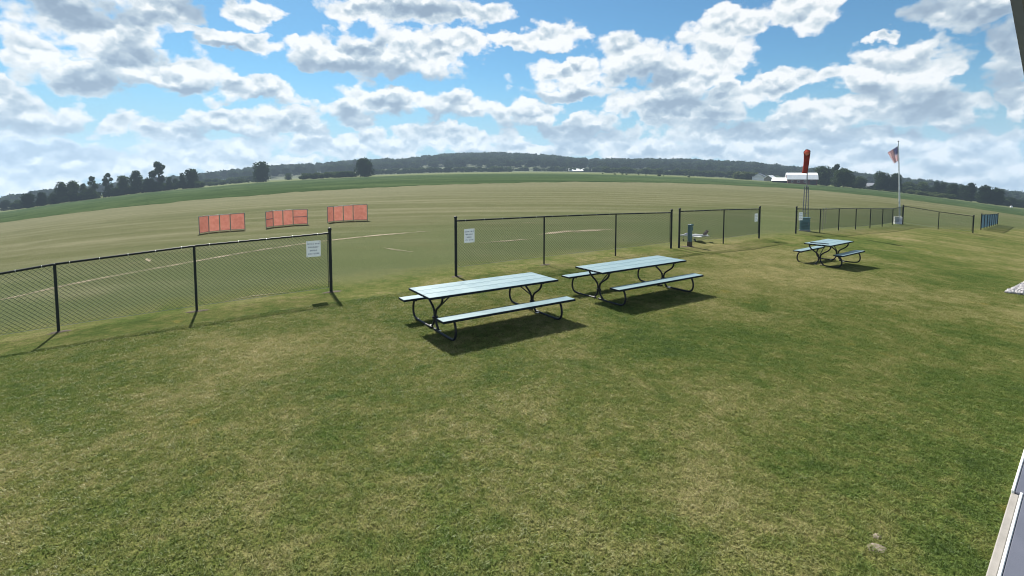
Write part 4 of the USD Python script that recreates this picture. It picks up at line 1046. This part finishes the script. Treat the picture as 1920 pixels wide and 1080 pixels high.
obj('lid', rbox((wb * 1.05, wb * 0.76, 0.03), (0, 0, hb + 0.014), 0.008), M['white'], t)
obj('latch', rbox((0.02, 0.02, 0.06), (wb * 0.34, -wb * 0.35 - 0.012, hb * 0.5), 0.004), M['dark'], t)

# ------------------------------------------------------------------ farm buildings far off
def on_plane(px, py, y):
    r = ray(px, py); return np.array([0, 0, H]) + y / r[1] * r
def gable(t, L, D, he, hr, wall, roof, over=0.5, side=None, gambrel=False):
    """A long building along x with its long side to -y: walls, roof of two (or four) slopes."""
    obj('wall', box((L, D, he + 1.0), (0, 0, he / 2 - 0.5)), M[wall], t)
    prof = [(-D / 2 - over, he - 0.15), (-D * 0.33, he + (hr - he) * 0.68), (0, hr), (D * 0.33, he + (hr - he) * 0.68), (D / 2 + over, he - 0.15)] if gambrel else [(-D / 2 - over, he - 0.15), (0, hr), (D / 2 + over, he - 0.15)]
    th = 0.18
    for i in range(len(prof) - 1):
        (y0, z0), (y1, z1) = prof[i], prof[i + 1]; dl = np.hypot(y1 - y0, z1 - z0); n = np.array([-(z1 - z0), (y1 - y0)]) / dl * th
        V = [(x, y, z) for x in (-L / 2 - over, L / 2 + over) for y, z in ((y0, z0), (y1, z1), (y1 + n[0], z1 + n[1]), (y0 + n[0], z0 + n[1]))]
        obj('roof_slope', trimesh.convex.convex_hull(np.array(V, float)), M[roof], t)
    for s in (-1, 1):
        pts = [(s * (L / 2 - 0.05 * k), y, z) for k in (0, 1) for y, z in [(-D / 2, he - 0.6), (D / 2, he - 0.6)] + [(y_, z_ - 0.02) for y_, z_ in prof[1:-1]]]
        obj('gable_end', trimesh.convex.convex_hull(np.array(pts, float)), M[wall], t)
def farm(label, cat, name, x0, x1, ty, ey, r, wall, roof, depth=10, rot=0.0, gambrel=False, windows=3, door=True):
    xm = (x0 + x1) / 2; b = at_range(xm, r); L = (x1 - x0) / F * b[1]
    hr, he = height_at(b, ty), height_at(b, ey)
    he = max(he, 1.2)
    t = thing(name, label, cat, b, rot + face(b))
    gable(t, L, depth, he, hr, wall, roof, gambrel=gambrel)
    for k in range(windows):
        x = -L / 2 + L * (k + 0.7) / (windows + 0.6)
        fr = obj('window', rbox((1.1, 0.10, min(1.2, he * 0.4)), (x, -depth / 2 - 0.05, he * 0.55), 0.02), M['white'], t)
        obj('pane', box((0.9, 0.05, min(1.0, he * 0.33)), (x, -depth / 2 - 0.095, he * 0.55)), M['glass_dark'], fr)
    if door:
        obj('door', rbox((min(3.0, L * 0.2), 0.12, he * 0.75), (L * 0.36, -depth / 2 - 0.06, he * 0.36), 0.03), M['dark'], t)
    return t, b
farm('big red barn with a curved white roof behind the windsock tower', 'barn', 'barn', 1478, 1526, 324.5, 336, 350, 'barn_red', 'white_roof', 11, 0.12, True, 4)
farm('low open shed with a bright white roof left of the red barn', 'shed', 'shed', 1451, 1477, 333.5, 340, 352, 'dark', 'white_roof', 9, -0.1, False, 0, False)
farm('white gabled farmhouse left of the barn among bushes', 'house', 'farmhouse', 1419, 1427, 325.5, 331, 430, 'white', 'grey_metal', 9, 1.3, False, 2)
farm('small pale house with a steep roof just left of the low shed', 'house', 'house', 1439, 1449, 329, 335, 400, 'timber', 'white_roof', 7, 0.9, False, 1)
farm('pale house half hidden between the trees right of the barn', 'house', 'house', 1628, 1640, 343.5, 349, 395, 'panel_grey', 'grey_metal', 9, -0.5, False, 2)
farm('long white roofed farm shed, left one of the far pair below the wooded hill', 'shed', 'shed', 1066, 1096, 316.5, 321.5, 600, 'grey_metal', 'white_roof', 14, 0.12, False, 4)
farm('shorter white roofed farm shed, right one of the far pair', 'shed', 'shed', 1099, 1124, 318.5, 322.5, 605, 'dark', 'white_roof', 12, -0.1, False, 2)
q = at_range(1899.5, 345); hq = height_at(q, 386.5)
t = thing('silo', 'small white upright tank in front of the trees at the far right edge', 'tank', q)
obj('body', tube([(0, 0, -0.5), (0, 0, hq * 0.8)], 4 / F * q[1] / 2, 14), M['white'], t, smooth=40)
dm = trimesh.creation.icosphere(2, 4 / F * q[1] / 2); dm.vertices[:, 2] *= 0.6; dm.apply_translation((0, 0, hq * 0.8)); obj('dome', dm, M['white'], t, smooth=True)

# ------------------------------------------------------------------ gravel at the right edge
g0 = [ground(1884, 549)[:2], ground(1925, 530)[:2], ground(1960, 533)[:2], ground(1955, 553)[:2], ground(1915, 553)[:2]]
from shapely.geometry import Polygon, Point
poly = Polygon(g0); rg = np.random.default_rng(9); stones = []; x0, y0, x1, y1 = poly.bounds
base_stone = trimesh.creation.icosphere(1, 1.0)
while len(stones) < 900:
    p = rg.uniform((x0, y0), (x1, y1))
    if not poly.contains(Point(p)): continue
    s = base_stone.copy(); s.vertices *= rg.uniform(0.6, 1.2, 3) * rg.uniform(0.018, 0.045); s.vertices += 0.006 * rg.normal(size=s.vertices.shape)
    s.apply_transform(rotz(rg.uniform(0, 6.28))); s.apply_translation((p[0], p[1], float(terrain(*p)) + 0.03)); stones.append(s)
obj('gravel', cat_(stones), M['stone'], label='pale crushed stone bed at the right edge of the lawn', cat='gravel', kind='stuff')

# ------------------------------------------------------------------ the shelter whose deck edge and eave come into view at the right
P0, P1 = ground(1849, 1082)[:2], ground(1921, 848)[:2]
dv = (P1 - P0) / np.linalg.norm(P1 - P0); nv = np.array([dv[1], -dv[0]])      # nv points under the shelter
sj = float((ground(1901, 934)[:2] - P0) @ dv)
zg = float(terrain(*P0))
t = thing('shelter', 'shelter deck edge and dark roof eave at the right border of the view', 'shelter', (P0[0], P0[1], zg), math.atan2(dv[1], dv[0]))
# local frame: x along the edge, y to the left of it (towards the lawn), so the deck lies at negative y
def lb(x0, x1, y0, y1, z0, z1, r=0.008): return rbox((x1 - x0, y1 - y0, z1 - z0), ((x0 + x1) / 2, (y0 + y1) / 2, (z0 + z1) / 2), r)
obj('footing', lb(-1.6, sj - 0.006, -0.055, 0.0, -0.25, 0.035), M['concrete'], t)
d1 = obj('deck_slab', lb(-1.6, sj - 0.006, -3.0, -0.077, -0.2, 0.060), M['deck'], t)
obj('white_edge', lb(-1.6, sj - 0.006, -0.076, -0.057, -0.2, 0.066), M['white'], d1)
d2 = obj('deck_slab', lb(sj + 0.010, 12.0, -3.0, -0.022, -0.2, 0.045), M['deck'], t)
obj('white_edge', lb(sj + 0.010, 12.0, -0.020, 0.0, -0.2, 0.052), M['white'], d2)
cr = smooth_path([(0.10, -0.42, 0.0605), (0.22, -0.36, 0.0605), (0.33, -0.34, 0.0605), (0.46, -0.27, 0.0605)], 4); obj('crack', tube(cr, 0.0025, 5), M['crack'], d1)
obj('joint', lb(sj - 0.006, sj + 0.010, -3.0, -0.002, -0.2, 0.015), M['crack'], t)
inv = lambda p: np.array([(p[:2] - P0) @ dv, (p[:2] - P0) @ np.array([-dv[1], dv[0]]), p[2] - zg])
e0 = np.array([0, 0, H]) + 2.25 * ray(1916, -30); e1 = np.array([0, 0, H]) + 3.4 * ray(1940, 152)
E0, E1 = inv(e0), inv(e1); ed = (E1 - E0) / np.linalg.norm(E1 - E0); E2 = E1 + ed * 0.6
obj('eave', tube([E0, E2], 0.045, 4), M['eave'], t)
obj('gutter', tube([E0 + [0.02, -0.055, 0.03], E2 + [0.02, -0.055, 0.03]], 0.03, 8), M['eave_light'], t, smooth=40)
rp = [E0 + [0, -0.12, 0.05], E2 + [0, -0.12, 0.05], E2 + [0.3, -2.8, 0.35], E0 + [0.3, -2.8, 0.35]]
obj('roof', trimesh.convex.convex_hull(np.array(rp + [p + np.array([0, 0, 0.08]) for p in rp])), M['eave'], t)
for x in (3.2, 5.5): obj('column', rbox((0.12, 0.12, E2[2] + 0.1), (x, -2.6, (E2[2] + 0.1) / 2), 0.01), M['white'], t)

# ------------------------------------------------------------------ the air
def haze():
    m = Net(); v = m.add('principled_volume', 'volume', {'color': (0.62, 0.80, 1.0), 'density': HAZE, 'anisotropy': 0.2})
    M['haze'] = m.done('haze_air', volume=v)
    lo = float(gm.vertices[:, 2].min()) - 1.0
    obj('haze', box((3720, 3720, 110 - lo), (0, 0, (110 + lo) / 2)), M['haze'], kind='stuff')
HAZE = 0.00020
if HAZE: haze()
